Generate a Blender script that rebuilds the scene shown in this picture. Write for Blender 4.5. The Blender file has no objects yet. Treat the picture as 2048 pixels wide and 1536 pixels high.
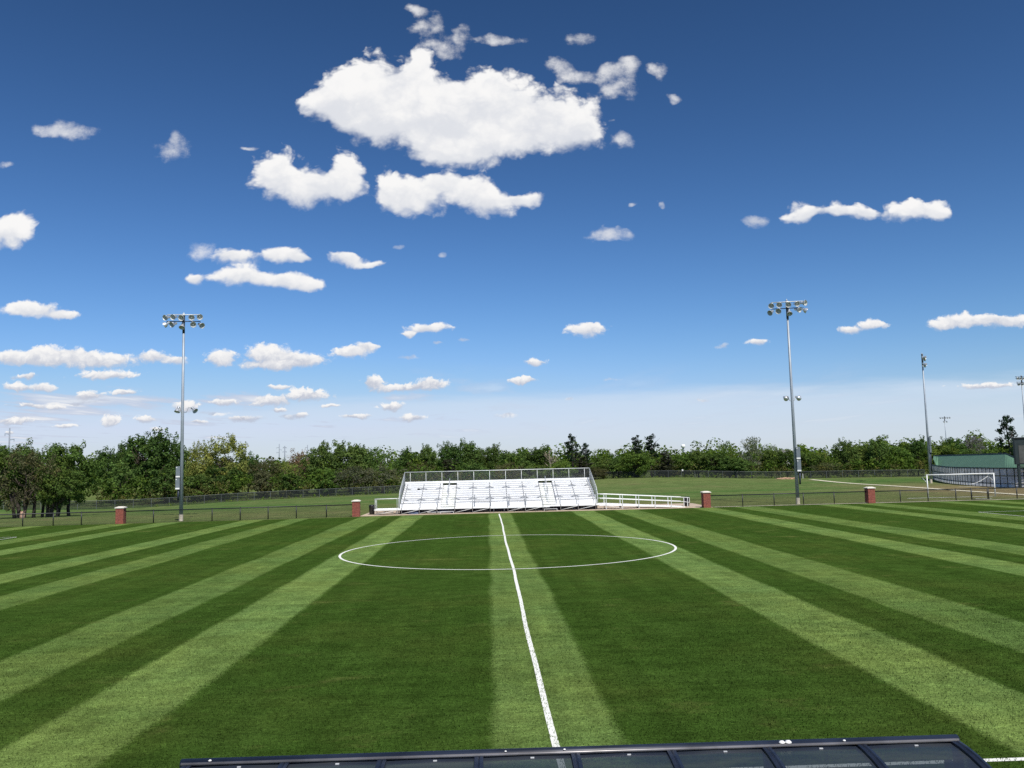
import bpy, math, random
import numpy as np
from mathutils import Vector, Matrix, noise as mnoise
R = math.radians
scene = bpy.context.scene
col = scene.collection
random.seed(7)

# ------------------------------------------------------------------ camera
F_PX, PITCH, YAW, ROLL, EYE = 1682.52, 0.09636, 0.031075, 0.023854, 4.625
fw = Vector((math.sin(YAW) * math.cos(PITCH), math.cos(YAW) * math.cos(PITCH), math.sin(PITCH)))
r0 = Vector((math.cos(YAW), -math.sin(YAW), 0)); u0 = r0.cross(fw)
rt = r0 * math.cos(ROLL) - u0 * math.sin(ROLL); up = u0 * math.cos(ROLL) + r0 * math.sin(ROLL)
cam_d = bpy.data.cameras.new('camera'); cam = bpy.data.objects.new('camera', cam_d); col.objects.link(cam)
cam_d.sensor_width = 36; cam_d.lens = F_PX / 2048 * 36
cam_d.clip_start = 0.1; cam_d.clip_end = 20000
M = Matrix.Identity(4)
for i in range(3):
    M[i][0] = rt[i]; M[i][1] = up[i]; M[i][2] = -fw[i]
M[2][3] = EYE
cam.matrix_world = M
scene.camera = cam

def ray(px, py):
    return fw * F_PX + rt * (px - 1024) - up * (py - 768)
def at(px, py, Y):
    """world point on the sight line through a photo pixel, Y metres out"""
    d = ray(px, py)
    return Vector((0, 0, EYE)) + d * (Y / d.y)
def ground(px, py, z=0.0):
    d = ray(px, py)
    return Vector((0, 0, EYE)) + d * ((z - EYE) / d.z)

# ------------------------------------------------------------------ terrain height
BUMPS = [(-66, 142, 30, 34, -1.45), (32, 188, 24, 36, 1.15), (72, 168, 30, 30, .35), (-18, 165, 30, 30, -.25),
         (-30, 128, 22, 22, .25)]
def hgt(x, y):
    h = 0.0
    for bx, by, sx, sy, a in BUMPS:
        h += a * math.exp(-((x - bx) / sx) ** 2 - ((y - by) / sy) ** 2)
    k = min(1, max(0, (y - 88) / 22))
    h *= k * k * (3 - 2 * k)
    if y > 95:
        h += .12 * mnoise.noise(Vector((x * .05, y * .05, 3.3))) * min(1, (y - 95) / 20)
    if y > 260:
        t = min(1, (y - 260) / 900); h += t * (4 + 4 * mnoise.noise(Vector((x * .002, y * .002, 1.2))))
    return h

# ------------------------------------------------------------------ mesh helper
class MB:
    def __init__(s): s.v = []; s.f = []
    def add(s, vs, fs):
        n = len(s.v); s.v += [tuple(v) for v in vs]; s.f += [tuple(i + n for i in f) for f in fs]
    def box(s, a, b):
        (x0, y0, z0), (x1, y1, z1) = a, b
        s.add([(x0,y0,z0),(x1,y0,z0),(x1,y1,z0),(x0,y1,z0),(x0,y0,z1),(x1,y0,z1),(x1,y1,z1),(x0,y1,z1)],
              [(0,3,2,1),(4,5,6,7),(0,1,5,4),(1,2,6,5),(2,3,7,6),(3,0,4,7)])
    def cbox(s, c, d):
        s.box([c[i] - d[i] / 2 for i in range(3)], [c[i] + d[i] / 2 for i in range(3)])
    def bevbox(s, a, b, r):
        # box with chamfered vertical edges and top
        (x0, y0, z0), (x1, y1, z1) = a, b
        def ring(z, o):
            X0, X1, Y0, Y1 = x0 + o, x1 - o, y0 + o, y1 - o
            return [(X0+r,Y0,z),(X1-r,Y0,z),(X1,Y0+r,z),(X1,Y1-r,z),(X1-r,Y1,z),(X0+r,Y1,z),(X0,Y1-r,z),(X0,Y0+r,z)]
        vs = ring(z0, 0) + ring(z1 - r, 0) + ring(z1, r)
        fs = [tuple(range(7, -1, -1)), tuple(range(16, 24))]
        for k in (0, 8):
            for i in range(8):
                j = (i + 1) % 8; fs.append((k+i, k+j, k+8+j, k+8+i))
        s.add(vs, fs)
    def tube(s, pts, rad, n=6, cap=True):
        pts = [Vector(p) for p in pts]
        rads = rad if isinstance(rad, (list, tuple)) else [rad] * len(pts)
        rings = []
        t0 = (pts[1] - pts[0]).normalized()
        ref = Vector((0, 0, 1)) if abs(t0.z) < .9 else Vector((1, 0, 0))
        nrm = t0.cross(ref).normalized()
        for i, p in enumerate(pts):
            if i == 0: t = pts[1] - pts[0]
            elif i == len(pts) - 1: t = pts[-1] - pts[-2]
            else: t = pts[i+1] - pts[i-1]
            t.normalize()
            nrm = (nrm - t * nrm.dot(t)).normalized(); b = t.cross(nrm)
            rings.append([p + (nrm * math.cos(2*math.pi*k/n) + b * math.sin(2*math.pi*k/n)) * rads[i] for k in range(n)])
        vs = [v for r_ in rings for v in r_]; fs = []
        for i in range(len(pts) - 1):
            for k in range(n):
                l = (k + 1) % n; fs.append((i*n+k, i*n+l, (i+1)*n+l, (i+1)*n+k))
        if cap:
            fs.append(tuple(range(n-1, -1, -1))); fs.append(tuple((len(pts)-1)*n + k for k in range(n)))
        s.add(vs, fs)
    def lathe(s, prof, n=16, mat=None):
        vs = []; fs = []
        for (r_, z) in prof:
            for k in range(n):
                v = Vector((r_ * math.cos(2*math.pi*k/n), r_ * math.sin(2*math.pi*k/n), z))
                vs.append(mat @ v if mat else v)
        for i in range(len(prof) - 1):
            for k in range(n):
                l = (k + 1) % n; fs.append((i*n+k, i*n+l, (i+1)*n+l, (i+1)*n+k))
        s.add(vs, fs)
    def quad(s, a, b, c, d): s.add([a, b, c, d], [(0, 1, 2, 3)])
    def mesh(s, name, mat, smooth=False):
        me = bpy.data.meshes.new(name); me.from_pydata(s.v, [], s.f); me.update()
        me.materials.append(mat)
        if smooth: me.polygons.foreach_set('use_smooth', [True] * len(me.polygons))
        return me
    def build(s, name, mat, parent=None, smooth=False, loc=None):
        o = bpy.data.objects.new(name, s.mesh(name, mat, smooth)); col.objects.link(o)
        if parent: o.parent = parent
        if loc is not None: o.location = loc
        return o

def tag(o, label=None, cat=None, group=None, kind=None):
    if label: o['label'] = label
    if cat: o['category'] = cat
    if group: o['group'] = group
    if kind: o['kind'] = kind
    return o
def thing(name, label, cat, loc=(0, 0, 0), rz=0.0, group=None):
    o = bpy.data.objects.new(name, None); col.objects.link(o)
    o.location = loc; o.rotation_euler = (0, 0, rz); o.empty_display_size = .3
    return tag(o, label, cat, group)
def copy_tree(o, parent=None):
    c = o.copy(); col.objects.link(c); c.parent = parent
    for ch in list(o.children): copy_tree(ch, c)
    return c

# ------------------------------------------------------------------ materials
class NT:
    def __init__(s, tree): s.t = tree; s.n = tree.nodes; s.l = tree.links
    def put(s, sock, val):
        if hasattr(val, 'is_linked') or hasattr(val, 'is_output'): s.l.new(val, sock)
        else:
            try: sock.default_value = val
            except Exception: sock.default_value = (*val, 1)
    def math(s, op, a, b=None, c=None, clamp=False):
        n = s.n.new('ShaderNodeMath'); n.operation = op; n.use_clamp = clamp
        s.put(n.inputs[0], a)
        if b is not None: s.put(n.inputs[1], b)
        if c is not None: s.put(n.inputs[2], c)
        return n.outputs[0]
    def vmath(s, op, a, b=None, c=None, scale=None):
        n = s.n.new('ShaderNodeVectorMath'); n.operation = op
        s.put(n.inputs[0], a)
        if b is not None: s.put(n.inputs[1], b)
        if c is not None: s.put(n.inputs[2], c)
        if scale is not None: s.put(n.inputs['Scale'], scale)
        return n.outputs['Value'] if op in ('DOT_PRODUCT', 'LENGTH', 'DISTANCE') else n.outputs['Vector']
    def mix(s, f, a, b, typ='MIX'):
        n = s.n.new('ShaderNodeMix'); n.data_type = 'RGBA'; n.blend_type = typ
        s.put(n.inputs[0], f); s.put(n.inputs[6], a if not isinstance(a, tuple) else (*a, 1)[:4]); s.put(n.inputs[7], b if not isinstance(b, tuple) else (*b, 1)[:4])
        return n.outputs[2]
    def smooth(s, x, lo, hi, a=0., b=1.):
        n = s.n.new('ShaderNodeMapRange'); n.interpolation_type = 'SMOOTHSTEP'
        s.put(n.inputs[0], x)
        for i, v in enumerate((lo, hi, a, b)): s.put(n.inputs[i + 1], v)
        return n.outputs[0]
    def noise(s, vec, scale, detail=3, rough=.55, out=0, dist=0.0):
        n = s.n.new('ShaderNodeTexNoise'); s.put(n.inputs['Vector'], vec)
        n.inputs['Scale'].default_value = scale; n.inputs['Detail'].default_value = detail
        n.inputs['Roughness'].default_value = rough; n.inputs['Distortion'].default_value = dist
        return n.outputs[out]
    def coord(s, which='Object'):
        return s.n.new('ShaderNodeTexCoord').outputs[which]
    def sep(s, v):
        n = s.n.new('ShaderNodeSeparateXYZ'); s.put(n.inputs[0], v); return n.outputs
    def comb(s, x, y, z):
        n = s.n.new('ShaderNodeCombineXYZ')
        for i, v in enumerate((x, y, z)): s.put(n.inputs[i], v)
        return n.outputs[0]
    def bump(s, h, strength=.5, dist=.02):
        n = s.n.new('ShaderNodeBump'); s.put(n.inputs['Height'], h)
        n.inputs['Strength'].default_value = strength; n.inputs['Distance'].default_value = dist
        return n.outputs[0]

def mat(name):
    m = bpy.data.materials.new(name); m.use_nodes = True
    b = m.node_tree.nodes['Principled BSDF']
    return m, NT(m.node_tree), b, m.node_tree.nodes['Material Output']

def simple(name, c, rough=.5, metal=0., var=.12, scale=3., bump=0., spec=.5):
    m, t, b, o = mat(name)
    co = t.coord()
    n = t.noise(co, scale, 4)
    k = t.smooth(n, .3, .7, 1 - var, 1 + var)
    cc = t.vmath('SCALE', c, scale=k)
    t.l.new(cc, b.inputs['Base Color'])
    b.inputs['Roughness'].default_value = rough; b.inputs['Metallic'].default_value = metal
    b.inputs['Specular IOR Level'].default_value = spec
    if bump: t.l.new(t.bump(t.noise(co, scale * 6, 3), bump, .01), b.inputs['Normal'])
    return m

MT = {}
MT['alu'] = simple('mill_aluminium', (.90, .90, .89), .45, 0, .06, 2)
MT['alu_dim'] = simple('weathered_aluminium', (.55, .56, .56), .5, 0, .15, 4)
MT['galv'] = simple('galvanised_steel', (.36, .38, .40), .45, .35, .12, 1.5)
MT['galv_light'] = simple('bright_galvanised_rail', (.62, .64, .62), .45, .1, .1, 2)
MT['pole'] = simple('galvanised_pole', (.33, .37, .41), .5, .25, .1, .8)
MT['dark_arm'] = simple('dark_steel', (.03, .04, .06), .5, .2, .2, 3)
MT['black'] = simple('black_powder_coat', (.013, .016, .015), .45, 0, .3, 3)
MT['fence_old'] = simple('old_fence_pipe', (.15, .165, .165), .6, .2, .2, 1)
MT['bracket'] = simple('dull_bracket_steel', (.20, .21, .22), .6, .2, .2, 3)
MT['lamp_out'] = simple('spun_aluminium_shell', (.62, .64, .66), .35, .6, .1, 5)
MT['lamp_in'] = simple('reflector_lining', (.58, .60, .58), .4, .15, .25, 7)
MT['lamp_glass'] = simple('dim_lamp_bulb', (.75, .73, .66), .2, 0, .2, 9)
MT['box'] = simple('grey_cabinet_paint', (.17, .20, .22), .5, .1, .12, 2)
MT['white'] = simple('white_paint', (.80, .80, .77), .5, 0, .08, 3)
MT['cream_conc'] = simple('pale_concrete', (.52, .46, .37), .85, 0, .15, 2.5, .3)
MT['tan_conc'] = simple('tan_concrete', (.47, .37, .27), .9, 0, .15, .7, .3)
MT['cap'] = simple('cast_stone_cap', (.72, .67, .58), .8, 0, .1, 3, .2)
MT['green_wall'] = simple('green_board', (.110, .222, .142), .7, 0, .06, .5)
m, t, b, o = mat('pale_screen_panel')
co = t.coord(); k = t.smooth(t.noise(co, .8, 4), .3, .7, .85, 1.12)
df = t.n.new('ShaderNodeBsdfDiffuse'); tl = t.n.new('ShaderNodeBsdfTranslucent'); mx = t.n.new('ShaderNodeMixShader'); mx.inputs[0].default_value = .5
cc = t.vmath('SCALE', (.76, .76, .77), scale=k); t.l.new(cc, df.inputs['Color']); t.l.new(cc, tl.inputs['Color'])
t.l.new(df.outputs[0], mx.inputs[1]); t.l.new(tl.outputs[0], mx.inputs[2]); t.n.remove(b); t.l.new(mx.outputs[0], o.inputs[0])
MT['screen'] = m
MT['dark_green'] = simple('dark_green_steel', (.012, .022, .022), .5, 0, .2, 2)
MT['sb_back'] = simple('scoreboard_cladding', (.06, .065, .06), .7, 0, .25, 1.2)
MT['navy'] = simple('navy_tarpaulin', (.03, .05, .11), .6, 0, .3, 3, .3)
MT['navy_dark'] = simple('dark_navy_shade_sheet', (.010, .011, .022), .8, 0, .4, 2)  # near-black navy that stands in for shade under the deck
MT['plastic_black'] = simple('black_plastic', (.018, .018, .02), .4, 0, .2, 4)
MT['bark'] = simple('grey_brown_bark', (.075, .055, .04), .9, 0, .35, 4, .5)
MT['bark_dark'] = simple('dark_bark', (.035, .028, .022), .9, 0, .35, 4, .5)
MT['bark_pale'] = simple('bleached_bark', (.36, .29, .22), .9, 0, .25, 4, .4)
MT['dirt'] = simple('tan_dirt', (.33, .22, .12), .95, 0, .3, 1.5, .5)
MT['cut_wood'] = simple('pale_cut_wood', (.42, .26, .18), .9, 0, .25, 6, .3)
MT['tower_white'] = simple('water_tower_white', (.85, .85, .84), .5, 0, .05, 1)
MT['far_steel'] = simple('far_steel', (.22, .25, .29), .6, .1, .1, 1)
MT['roof'] = simple('grey_shingle', (.2, .19, .18), .9, 0, .2, 3)
MT['paint_line'] = simple('dry_line_marking', (.62, .58, .42), .9, 0, .2, 2)

# turf of the pitch; sheen of the leaning mown blades is put into the stripe colours
STRIPES = [(-52.5, -50.3), (-47.9, -45.9), (-43.75, -41.6), (-35.8, -33.5), (-31.15, -29.1), (-23.35, -21.4), (-19.1, -17.15), (-12.38, -10.24), (-8.34, -6.25),
           (.03, 2.12), (8.06, 10.22), (12.27, 14.58), (20.1, 22.2), (24.25, 26.6), (32.6, 34.65), (36.7, 39.0), (44.3, 46.1), (48.4, 50.5), (56.3, 58.4)]
m, t, b, o = mat('mown_turf')
co = t.coord(); x, y, z = t.sep(co)
wob = t.math('MULTIPLY_ADD', t.noise(t.comb(t.math('MULTIPLY', x, .35), t.math('MULTIPLY', y, .12), 0.), 1., 2), .5, -.25)
fz = t.math('MULTIPLY_ADD', t.noise(co, 9., 3, .7), .42, -.21)
xx = t.math('ADD', t.math('ADD', x, wob), fz)
acc = None
STRENGTH = [.7, .8, .9, .75, .95, .9, .72, .72, 1., .84, 1., .74, .92, .74, .9, .75, .85, .8, .8]
for (a, c), wgt in zip(STRIPES, STRENGTH):
    e = t.math('MULTIPLY', t.math('SUBTRACT', t.smooth(xx, a - .13, a + .13), t.smooth(xx, c - .13, c + .13)), wgt)
    acc = e if acc is None else t.math('ADD', acc, e)
patch = t.noise(t.comb(t.math('MULTIPLY', x, .16), t.math('MULTIPLY', y, .16), 0.), 1., 5, .6)
patch2 = t.noise(t.comb(t.math('MULTIPLY', x, .55), t.math('MULTIPLY', y, .4), 4.), 1., 5, .65)
streak = t.noise(t.comb(t.math('MULTIPLY', x, 2.2), t.math('MULTIPLY', y, 11.), 0.), 1., 4, .7)
fine = t.noise(co, 46., 3, .75)
fine3 = t.noise(t.comb(t.math('MULTIPLY', x, 9.), t.math('MULTIPLY', y, 12.), 3.), 1., 4, .72)
fine2 = t.noise(t.comb(t.math('MULTIPLY', x, 14.), t.math('MULTIPLY', y, 30.), 7.), 1., 3, .7)
fade = t.smooth(patch2, .25, .62, .55, 1.)
acc = t.math('MULTIPLY', acc, fade)
dark = t.mix(t.smooth(patch, .42, .72), (.038, .076, .0125), (.054, .086, .016))
dark = t.mix(t.smooth(patch2, .45, .75, 0, .6), dark, (.054, .100, .019))
light = t.mix(t.smooth(patch, .35, .68), (.134, .214, .060), (.160, .226, .058))
light = t.mix(t.smooth(patch2, .5, .75, 0, .6), light, (.175, .245, .062))
base = t.mix(acc, dark, light)
worn = t.math('MULTIPLY', t.smooth(t.noise(t.comb(t.math('MULTIPLY', x, .3), t.math('MULTIPLY', y, .45), 9.), 1., 6, .7), .56, .76), t.math('SUBTRACT', 1., acc))
base = t.mix(t.math('MULTIPLY', worn, .8), base, (.115, .128, .036))
k = t.math('MULTIPLY', t.smooth(fine, .25, .75, .58, 1.44), t.smooth(fine2, .25, .75, .72, 1.28))
k = t.math('MULTIPLY', k, t.math('MULTIPLY', t.smooth(streak, .25, .75, .82, 1.18), t.smooth(fine3, .28, .72, .74, 1.28)))
tram = t.noise(t.comb(t.math('MULTIPLY', x, 1.5), t.math('MULTIPLY', y, .05), 11.), 1., 3, .6)
cross = t.noise(t.comb(t.math('MULTIPLY', x, .22), t.math('MULTIPLY', y, 3.4), 13.), 1., 3, .65)
tuft = t.smooth(t.noise(t.comb(t.math('MULTIPLY', x, 1.1), t.math('MULTIPLY', y, 1.5), 15.), 1., 6, .72), .30, .70, .80, 1.22)
k = t.math('MULTIPLY', t.math('MULTIPLY', k, tuft), t.math('MULTIPLY', t.smooth(tram, .3, .7, .90, 1.10), t.smooth(cross, .3, .7, .91, 1.09)))
k = t.math('MULTIPLY', k, .96)
base = t.vmath('SCALE', base, scale=k)
speck = t.smooth(t.noise(t.comb(t.math('MULTIPLY', x, 38.), t.math('MULTIPLY', y, 30.), 2.), 1., 2, .5), .70, .80)
base = t.mix(t.math('MULTIPLY', speck, .3), base, (.26, .29, .12))
t.l.new(base, b.inputs['Base Color']); b.inputs['Roughness'].default_value = .75
b.inputs['Specular IOR Level'].default_value = 0.
hb = t.math('ADD', t.math('MULTIPLY', fine, .7), fine2)
t.l.new(t.bump(hb, .75, .03), b.inputs['Normal'])
MT['turf'] = m

# rough ground beyond the fence
m, t, b, o = mat('rough_grass')
co = t.coord(); x, y, z = t.sep(co)
band = t.noise(t.comb(t.math('MULTIPLY', x, .02), t.math('MULTIPLY', y, .10), 0.), 1., 4, .55)
pat = t.noise(co, .09, 6, .65)
fine = t.noise(co, 3.2, 5, .75)
g = t.mix(t.smooth(band, .36, .62), (.080, .148, .040), (.125, .168, .056))
near = t.math('MULTIPLY', t.smooth(y, 92., 118., 1., 0.), t.smooth(x, -62., -10., .45, 1.))
g = t.mix(t.math('MULTIPLY', near, .65), g, (.142, .148, .058))
g = t.mix(t.math('MULTIPLY', t.smooth(y, 150., 172.), .55), g, (.150, .180, .060))
g = t.mix(t.smooth(pat, .55, .78, 0, .75), g, (.195, .170, .085))
dry = t.math('MULTIPLY', t.smooth(t.noise(t.comb(t.math('MULTIPLY', x, .10), t.math('MULTIPLY', y, .42), 3.), 1., 6, .65), .57, .70), .8)
g = t.mix(dry, g, (.25, .205, .11))
east = t.math('MULTIPLY', t.smooth(t.math('ADD', x, t.math('MULTIPLY', pat, 26.)), 58., 78.), t.math('MULTIPLY', t.smooth(y, 84., 92.), t.smooth(y, 112., 150., 1., 0.)))
g = t.mix(t.math('MULTIPLY', east, .8), g, (.235, .175, .10))
clump = t.noise(t.comb(t.math('MULTIPLY', x, .35), t.math('MULTIPLY', y, .6), 8.), 1., 6, .7)
g = t.vmath('SCALE', g, scale=t.math('MULTIPLY', t.smooth(fine, .25, .75, .62, 1.30), t.smooth(clump, .3, .7, .74, 1.20)))
t.l.new(g, b.inputs['Base Color']); b.inputs['Roughness'].default_value = .9
b.inputs['Specular IOR Level'].default_value = 0.
t.l.new(t.bump(fine, .8, .12), b.inputs['Normal'])
MT['rough'] = m

# painted line on grass: blades of grass show through the chalk
m, t, b, o = mat('line_chalk')
co = t.coord()
n = t.noise(co, 30., 4, .75)
cc = t.mix(t.smooth(n, .54, .74, 0, .75), (.80, .80, .74), (.20, .26, .10))
t.l.new(cc, b.inputs['Base Color']); b.inputs['Roughness'].default_value = .9
MT['chalk'] = m

# brick
m, t, b, o = mat('red_brick')
co = t.coord(); x, y, z = t.sep(co)
br = t.n.new('ShaderNodeTexBrick')
t.l.new(t.comb(t.math('ADD', x, y), z, 0.), br.inputs['Vector'])
br.inputs['Color1'].default_value = (.24, .052, .028, 1); br.inputs['Color2'].default_value = (.16, .03, .024, 1)
br.inputs['Mortar'].default_value = (.26, .15, .12, 1); br.inputs['Scale'].default_value = 1.
br.inputs['Brick Width'].default_value = .215; br.inputs['Row Height'].default_value = .075; br.inputs['Mortar Size'].default_value = .006
br.inputs['Bias'].default_value = -.2
cc = t.vmath('SCALE', br.outputs['Color'], scale=t.smooth(t.noise(co, 6., 4), .3, .7, .75, 1.25))
t.l.new(cc, b.inputs['Base Color']); b.inputs['Roughness'].default_value = .9
t.l.new(t.bump(br.outputs['Fac'], -.4, .01), b.inputs['Normal'])
MT['brick'] = m

# woven wire: real diamond pattern, open between the wires
def chainlink(name, c, pitch, wire, along='x'):
    m, t, b, o = mat(name)
    co = t.coord(); x, y, z = t.sep(co)
    h = t.math('ADD', x, y) if along == 'xy' else (x if along == 'x' else y)
    def lines(q):
        fr = t.math('FRACT', t.math('DIVIDE', q, pitch))
        return t.math('LESS_THAN', t.math('ABSOLUTE', t.math('SUBTRACT', fr, .5)), wire / pitch)
    k = t.math('MAXIMUM', lines(t.math('ADD', h, z)), lines(t.math('SUBTRACT', h, z)))
    b.inputs['Base Color'].default_value = (*c, 1); b.inputs['Roughness'].default_value = .5; b.inputs['Metallic'].default_value = .2
    tr = t.n.new('ShaderNodeBsdfTransparent'); mx = t.n.new('ShaderNodeMixShader')
    t.l.new(k, mx.inputs[0]); t.l.new(tr.outputs[0], mx.inputs[1]); t.l.new(b.outputs[0], mx.inputs[2]); t.l.new(mx.outputs[0], o.inputs[0])
    return m
MT['link_black'] = chainlink('black_chain_link', (.02, .024, .022), .07, .0030)
MT['link_grey'] = chainlink('grey_chain_link', (.14, .15, .155), .075, .0042)
MT['link_old'] = chainlink('old_chain_link', (.016, .019, .018), .08, .015)
MT['link_side'] = chainlink('grey_chain_link_across', (.30, .32, .33), .075, .0060, 'y')
MT['goal_net'] = chainlink('goal_net_cord', (.7, .7, .7), .14, .0022, 'y')

# smoked polycarbonate
m, t, b, o = mat('smoked_polycarbonate')
co = t.coord()
gl = t.n.new('ShaderNodeBsdfGlossy'); gl.inputs['Roughness'].default_value = .22; gl.inputs['Color'].default_value = (.62, .62, .62, 1)
tr = t.n.new('ShaderNodeBsdfTransparent'); tr.inputs['Color'].default_value = (.40, .46, .46, 1)
df = t.n.new('ShaderNodeBsdfDiffuse')
sc = t.noise(t.comb(t.math('MULTIPLY', t.sep(co)[0], 1.2), t.math('MULTIPLY', t.sep(co)[1], 6.), 0.), 1., 5, .6)
t.l.new(t.mix(t.smooth(sc, .4, .75), (.040, .052, .078), (.076, .086, .098)), df.inputs['Color'])
m1 = t.n.new('ShaderNodeMixShader'); m1.inputs[0].default_value = .58
t.l.new(tr.outputs[0], m1.inputs[1]); t.l.new(df.outputs[0], m1.inputs[2])
fr = t.n.new('ShaderNodeFresnel'); fr.inputs['IOR'].default_value = 1.36
m2 = t.n.new('ShaderNodeMixShader'); t.l.new(fr.outputs[0], m2.inputs[0])
t.l.new(m1.outputs[0], m2.inputs[1]); t.l.new(gl.outputs[0], m2.inputs[2]); t.l.new(m2.outputs[0], o.inputs[0])
MT['poly'] = m
MT['dug_frame'] = simple('navy_shelter_frame', (.016, .022, .038), .42, .1, .3, 3)
MT['dug_rail'] = simple('glint_grey_shelter_rail', (.20, .19, .19), .35, .4, .3, 3)  # grey lightened to imitate the sun glint along the front lip

# foliage: tint comes from the object's own colour
def leafmat(name, trans=.36):
    m, t, b, o = mat(name)
    oi = t.n.new('ShaderNodeObjectInfo'); geo = t.n.new('ShaderNodeNewGeometry')
    co = t.coord()
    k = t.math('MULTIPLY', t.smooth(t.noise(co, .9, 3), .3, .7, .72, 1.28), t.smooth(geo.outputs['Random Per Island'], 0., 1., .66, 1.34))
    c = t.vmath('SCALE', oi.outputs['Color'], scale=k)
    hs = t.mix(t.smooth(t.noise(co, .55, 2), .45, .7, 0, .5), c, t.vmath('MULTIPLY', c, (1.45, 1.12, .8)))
    t.n.remove(b)
    df = t.n.new('ShaderNodeBsdfDiffuse'); tl = t.n.new('ShaderNodeBsdfTranslucent'); mx = t.n.new('ShaderNodeMixShader')
    t.l.new(hs, df.inputs['Color']); t.l.new(t.vmath('MULTIPLY', hs, (1.1, 1.2, .6)), tl.inputs['Color'])
    mx.inputs[0].default_value = trans
    t.l.new(df.outputs[0], mx.inputs[1]); t.l.new(tl.outputs[0], mx.inputs[2]); t.l.new(mx.outputs[0], o.inputs[0])
    return m
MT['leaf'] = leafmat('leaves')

# ------------------------------------------------------------------ ground, pitch, markings
def axis(segs):
    out = []
    for a, c, n in segs: out += list(np.linspace(a, c, n, endpoint=False))
    out.append(segs[-1][1]); return out
xs = axis([(-4000, -600, 10), (-600, -140, 24), (-140, 140, 112), (140, 600, 24), (600, 4000, 10)])
ys = axis([(-300, 60, 12), (60, 86, 6), (86, 230, 64), (230, 600, 30), (600, 2000, 16), (2000, 9000, 10)])
g = MB()
g.v = [(X, Y, hgt(X, Y)) for Y in ys for X in xs]
nx = len(xs)
g.f = [(j*nx+i, j*nx+i+1, (j+1)*nx+i+1, (j+1)*nx+i) for j in range(len(ys)-1) for i in range(nx-1)]
tag(g.build('ground', MT['rough'], smooth=True), 'rough grass field with dry tan patches beyond the pitch fence', 'ground', kind='structure')

XH, YC = 1.03, 47.35
p = MB()
px_ = [-75 + i * 5 for i in range(31)]; 
far_edge = lambda X: 80.9 + 2.4 * min(1, max(0, (X + 45) / 62))
top = [(X, far_edge(X) + .10 * math.sin(X * 1.7), .012) for X in px_]; bot = [(X, 4.0, .012) for X in px_]
p.v = bot + top; n_ = len(px_)
p.f = [(i, i+1, n_+i+1, n_+i) for i in range(n_-1)]
tag(p.build('pitch', MT['turf']), 'football pitch turf mown in alternating light and dark green stripes', 'pitch', kind='structure')

# standing blades on the part of the turf that lies close enough to show them
rng = np.random.default_rng(4); nb_ = 230000
by = np.sqrt(rng.uniform(12.6**2, 33.**2, nb_)); keep = rng.random(nb_) < np.clip((33. - by)/12., .0, 1.); by = by[keep]
bx = rng.uniform(-.66, .70, by.size)*by; nb_ = by.size
bh = rng.uniform(.018, .042, nb_); bwid = rng.uniform(.004, .0085, nb_); ang = rng.uniform(0, math.pi, nb_); la = rng.uniform(0, 2*math.pi, nb_); ll = bh*rng.uniform(.1, .9, nb_)
ca, sa = np.cos(ang)*bwid, np.sin(ang)*bwid
V = np.empty((nb_, 4, 3)); V[:, :, 2] = .012
V[:, 0, 0] = bx - ca; V[:, 0, 1] = by - sa; V[:, 1, 0] = bx + ca; V[:, 1, 1] = by + sa
V[:, 2, 0] = bx + ca*.35 + np.cos(la)*ll; V[:, 2, 1] = by + sa*.35 + np.sin(la)*ll; V[:, 3, 0] = bx - ca*.35 + np.cos(la)*ll; V[:, 3, 1] = by - sa*.35 + np.sin(la)*ll
V[:, 2:, 2] += bh[:, None]
me = bpy.data.meshes.new('grass'); me.vertices.add(nb_*4); me.vertices.foreach_set('co', V.ravel()); me.loops.add(nb_*4); me.loops.foreach_set('vertex_index', np.arange(nb_*4))
me.polygons.add(nb_); me.polygons.foreach_set('loop_start', np.arange(nb_)*4); me.update(); me.validate(); me.materials.append(MT['turf'])
go = bpy.data.objects.new('grass', me); col.objects.link(go); tag(go, 'short mown grass blades on the pitch', 'grass', kind='stuff')

def polyline_strip(mb, pts, w, z, jit=.005, seed=1):
    rnd = random.Random(seed); L = []; Rr = []
    for i, q in enumerate(pts):
        a = pts[max(0, i-1)]; c = pts[min(len(pts)-1, i+1)]
        d = Vector((c[0]-a[0], c[1]-a[1], 0)).normalized(); nn = Vector((-d.y, d.x, 0))
        P = Vector((q[0], q[1], z))
        L.append(P + nn * (w/2 + rnd.uniform(-jit, jit))); Rr.append(P - nn * (w/2 + rnd.uniform(-jit, jit)))
    n = len(pts)
    mb.add(L + Rr, [(i, n+i, n+i+1, i+1) for i in range(n-1)])
def seg(a, c, step=.25):
    n = max(2, int(math.dist(a, c) / step)); return [(a[0] + (c[0]-a[0])*i/n, a[1] + (c[1]-a[1])*i/n) for i in range(n+1)]
YN, YF = 13.0, 81.6
def marking(name, pieces, label, w=.125):
    mb = MB()
    for k, pc in enumerate(pieces): polyline_strip(mb, pc, w, .018 + .004 * k, seed=len(pc) + k)
    return tag(mb.build(name, MT['chalk']), label, 'pitch line', kind='structure')
PW = .09
hw = [(XH + .025 * math.sin(y_ * .21) + .010 * math.sin(y_ * .7), y_) for y_ in np.arange(YN, YF + .3, .35)]
marking('halfway_line', [hw], 'slightly wobbly white halfway line running away down the middle of the pitch', .118)
marking('centre_circle_line', [[(XH + 9.15*math.cos(a), YC + 9.15*math.sin(a)) for a in np.linspace(0, 2*math.pi, 241)]], 'white centre circle crossed by the halfway line')
marking('touchline', [seg((XH-54.9, YN), (XH+54.9, YN))], 'white touchline just beyond the team shelter')
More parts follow.
